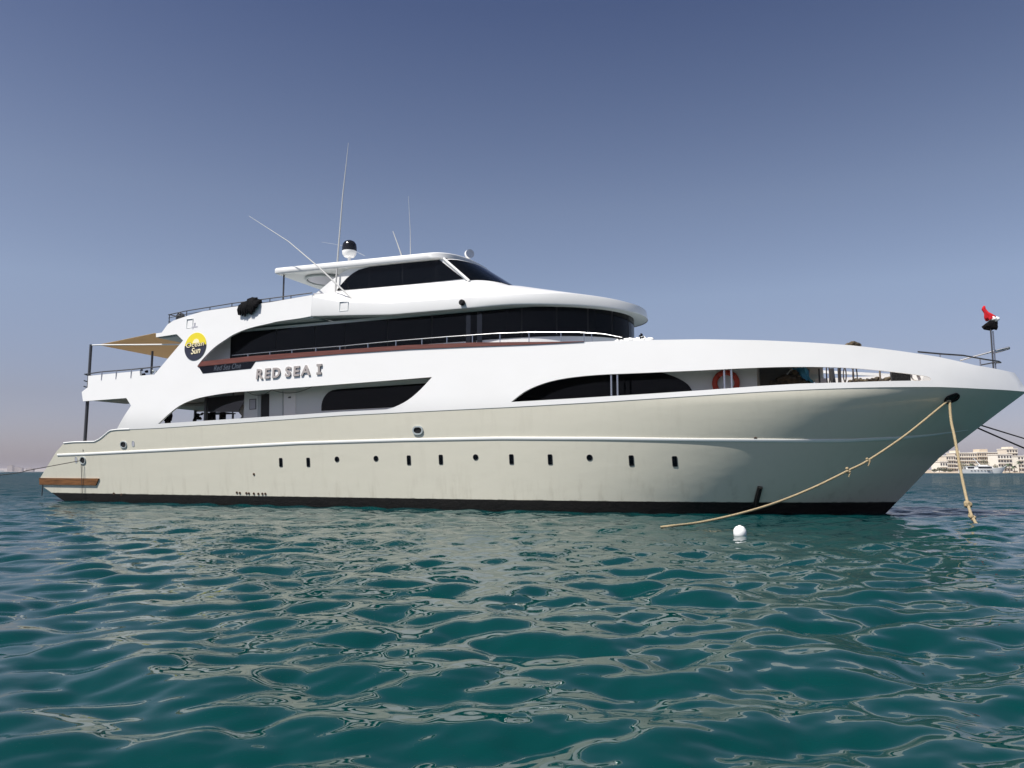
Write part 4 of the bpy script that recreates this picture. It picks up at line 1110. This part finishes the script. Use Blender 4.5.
# after deck furniture and gear
def suit(px, pyt, y, h_, lab):
    v = on_y(px, pyt, y); mb = MB()
    mb.tube([(0, 0, .05), (0, 0, -.05), (0, 0, -h_ * .3), (0, 0, -h_ * .55)], [.05, .16, .15, .13], 10)
    for s_ in (-1, 1):
        mb.tube([(s_ * .05, 0, -h_ * .5), (s_ * .1, .02, -h_ * .8), (s_ * .1, 0, -h_)], [.09, .07, .05], 8); mb.tube([(s_ * .12, 0, -.08), (s_ * .2, .02, -h_ * .25), (s_ * .2, 0, -h_ * .45)], [.07, .06, .04], 8)
    o = mb.build('hanging_wetsuit', M['blackcloth'], None, 60); o.location = to_world(v); o.rotation_euler = (0, 0, YAW); tag(o, lab, 'wetsuit', 'wetsuits hung on the after deck')
suit(168.4, 409.5, -2.6, 1.25, 'black wetsuit hung at the after corner of the open deck')
suit(213.5, 399.5, -1.8, 1.3, 'black wetsuit hung against the dark screen beside the pillar')
pile('gear_bag', 'black gear bag standing on the open after deck', 'bag', (197, 417), (.26, .22, .3), -2.3, M['blackcloth'], 12, 41)
v = on_y(219, 413, -1.2)
root = ship_thing('dive_table', 'dark metal table on the after deck under the slanted screen', 'table', Vector((v.x, -1.2, 3.0)))
MB().box(-.7, .7, -.4, .4, v.z - 3.0 - .05, v.z - 3.0).build('tabletop', M['darksteel'], root)
for sx in (-.62, .62):
    for sy_ in (-.33, .33): MB().tube([(sx, sy_, 0), (sx, sy_, v.z - 3.05)], .03, 8).build('leg', M['darksteel'], root)
def chair(px, lab, y=-1.9):
    v = on_y(px, 412, y); root = ship_thing('deck_chair', lab, 'chair', Vector((v.x, y, 3.0)), 'chairs on the after deck')
    MB().box(-.22, .22, -.22, .22, .68, .72).build('seat', M['black'], root)
    MB().box(-.22, -.18, -.2, .2, .9, 1.35).build('backrest', M['black'], root)
    for sx in (-.2, .2):
        for sy_ in (-.2, .2): MB().tube([(sx, sy_, 0), (sx, sy_, 1.35 if sx < 0 else .68)], .02, 6).build('leg', M['darksteel'], root)
chair(211, 'black high backed chair beside the dark pillar'); chair(226, 'black high backed chair below the forward end of the screen')
# small items on the upper after deck
pile('gear_bag', 'dark gear bag behind the after rail of the upper deck', 'bag', (143, 373.4), (.22, .2, .22), -3.2, M['blackcloth'], 8, 51)
pile('gear_bag', 'small grey bag by the foot of the slanting white panel', 'bag', (153.5, 373.4), (.12, .15, .16), -3.25, M['grey'], 7, 52)
# flag: bunched red, white and black cloth at the staff head
v = on_y(994, 321, -.1)
root = ship_thing('flag', 'bunched red white and black flag at the head of the bow staff', 'flag', Vector((fs0.x + .2, -.1, fs1.z)))
def cloth(profile, name, m):
    """hanging folds: profile = list of (x, z, half depth)"""
    mb = MB(); rings = []
    for i, (x, z, d, wd) in enumerate(profile):
        rings.append([Vector((x + wd * math.cos(a) * (1 + .18 * math.sin(3 * a + i)), d * math.sin(a) * (1 + .25 * math.cos(5 * a + i * 1.3)), z + .03 * math.sin(2 * a))) for a in np.linspace(0, 2 * math.pi, 18, endpoint=False)])
    mb.loft(rings, close=True, caps=True); return mb.build(name, m, root, 70)
k = 1 / 27.5
cloth([(-.34, .38, .02, .03), (-.37, .30, .05, .06), (-.31, .18, .07, .07), (-.24, .1, .08, .12), (-.18, .03, .07, .17), (-.17, -.06, .08, .17), (-.2, -.12, .06, .12)], 'red_stripe', M['red'])
cloth([(-.1, .0, .07, .06), (-.06, -.05, .1, .13), (-.08, -.12, .09, .15), (-.12, -.16, .06, .12)], 'white_stripe', M['whitecloth'])
cloth([(-.05, -.08, .05, .07), (-.12, -.17, .07, .13), (-.19, -.27, .09, .19), (-.23, -.36, .08, .23), (-.19, -.43, .05, .2), (-.12, -.46, .03, .12)], 'black_stripe', M['blackcloth'])

# ================================================================== MOORING LINES, BUOY
H = to_world(hullpt(947.6, 401)) + Vector((-.03, -.1, 0))
def line(name, label, pts, r, m, knots=(), group='mooring lines of the yacht'):
    pts = [Vector(p) for p in pts]
    sm = [Vector(p) for p in spline([tuple(p) for p in pts], 6)]
    mb = MB().tube(sm, r, 8)
    for kpt, s_ in knots:
        for j in range(3):
            a = kpt + Vector((random.uniform(-.05, .05), 0, random.uniform(-.06, .06)))
            mb.lathe([(0, -.06 * s_), (.05 * s_, -.04 * s_), (.07 * s_, 0), (.05 * s_, .05 * s_), (0, .06 * s_)], 8, Matrix.Translation(a) @ Matrix.Rotation(random.uniform(0, 3), 4, 'X'))
        mb.tube([kpt, kpt + Vector((.03, -.02, -.12 * s_)), kpt + Vector((-.02, -.02, -.26 * s_))], .02, 6)
    o = mb.build(name, m, None, 60); return tag(o, label, 'rope', group)
W1 = on_z(663, 526.8, .04); W1b = on_z(655, 528.5, -.3)
pl = [on_vplane(p[0], p[1], H, W1) for p in [(939.6, 407.6), (905, 435.5), (868, 460.5), (848.6, 470.4), (813.4, 487.6), (774.4, 503.2), (735, 514.8), (696, 523)]]
line('mooring_rope', 'long tan rope sagging from the bow hawsehole aft into the water', [H] + pl + [W1, W1b], .034, M['rope'], [(pl[2], .65), (pl[3], .75)])
W2 = on_z(981, 527.5, -.03)
pl = [on_vplane(p[0], p[1], H, W2) for p in [(951, 420), (955, 439.4), (961.5, 475.2), (968, 504.3), (973, 518)]]
line('mooring_rope', 'tan rope hanging steeply from the bow hawsehole with a frayed knot near the water', [H + Vector((.04, 0, 0))] + pl + [W2, W2 + Vector((.4, -.2, -.03)), W2 + Vector((.9, -.2, -.2))], .042, M['rope'], [(pl[3], 1.4), (pl[4], 1.0)])
for (a, b_, lab) in (((978, 425, ), (1024, 436), 'upper of the two dark lines leading off from behind the bow'), ((974, 425.5), (1024, 446), 'lower of the two dark lines leading off from behind the bow')):
    up_ = a[0] == 978
    S = on_wall(*((968, 421.3) if up_ else (968, 423.7)), lambda X, z: half(X, z) + .02); S = to_world(S); E = on_z(1190, 487 if up_ else 515, .1)
    line('mooring_rope', lab, [S.lerp(E, i_ / 24) - Vector((0, 0, .06 * 4 * (i_ / 24) * (1 - i_ / 24))) for i_ in range(25)], .028, M['darkrope'])
S = to_world(hullpt(83, 460.6)) + Vector((-.05, -.12, 0)); E = at_depth(-520, 507, 29)
line('mooring_rope', 'thin brown line from the stern fairlead out to the left', [S] + [on_vplane(p[0], p[1], S, E) for p in [(60, 464.4), (30, 470), (0, 475.2), (-160, 492)]] + [E], .018, M['darkrope'])
bz = on_z(740, 535.5, 0)
root = thing('mooring_buoy', 'small round white buoy floating in front of the dark waterline', 'buoy', bz)
MB().lathe([(0, -.14), (.08, -.12), (.135, -.04), (.15, .05), (.145, .13), (.10, .2), (.04, .225), (0, .23)], 20).build('float', M['buoy'], root)
MB().lathe([(0, .222), (.03, .22), (.03, .235), (.015, .24), (0, .241)], 10).build('eye', M['buoy'], root)

# ================================================================== AIR
hm = bpy.data.materials.new('haze_air'); hm.use_nodes = True
hn, hl = hm.node_tree.nodes, hm.node_tree.links
hn.remove(hn['Principled BSDF'])
pv = hn.new('ShaderNodeVolumePrincipled'); pv.inputs['Color'].default_value = (.80, .76, .82, 1); pv.inputs['Density'].default_value = .00010
hl.new(pv.outputs[0], hn['Material Output'].inputs['Volume'])
hz = MB().box(-9300, 9300, -9300, 9300, -1.6, 34).build('haze', hm, None, 0)
tag(hz, kind='stuff')
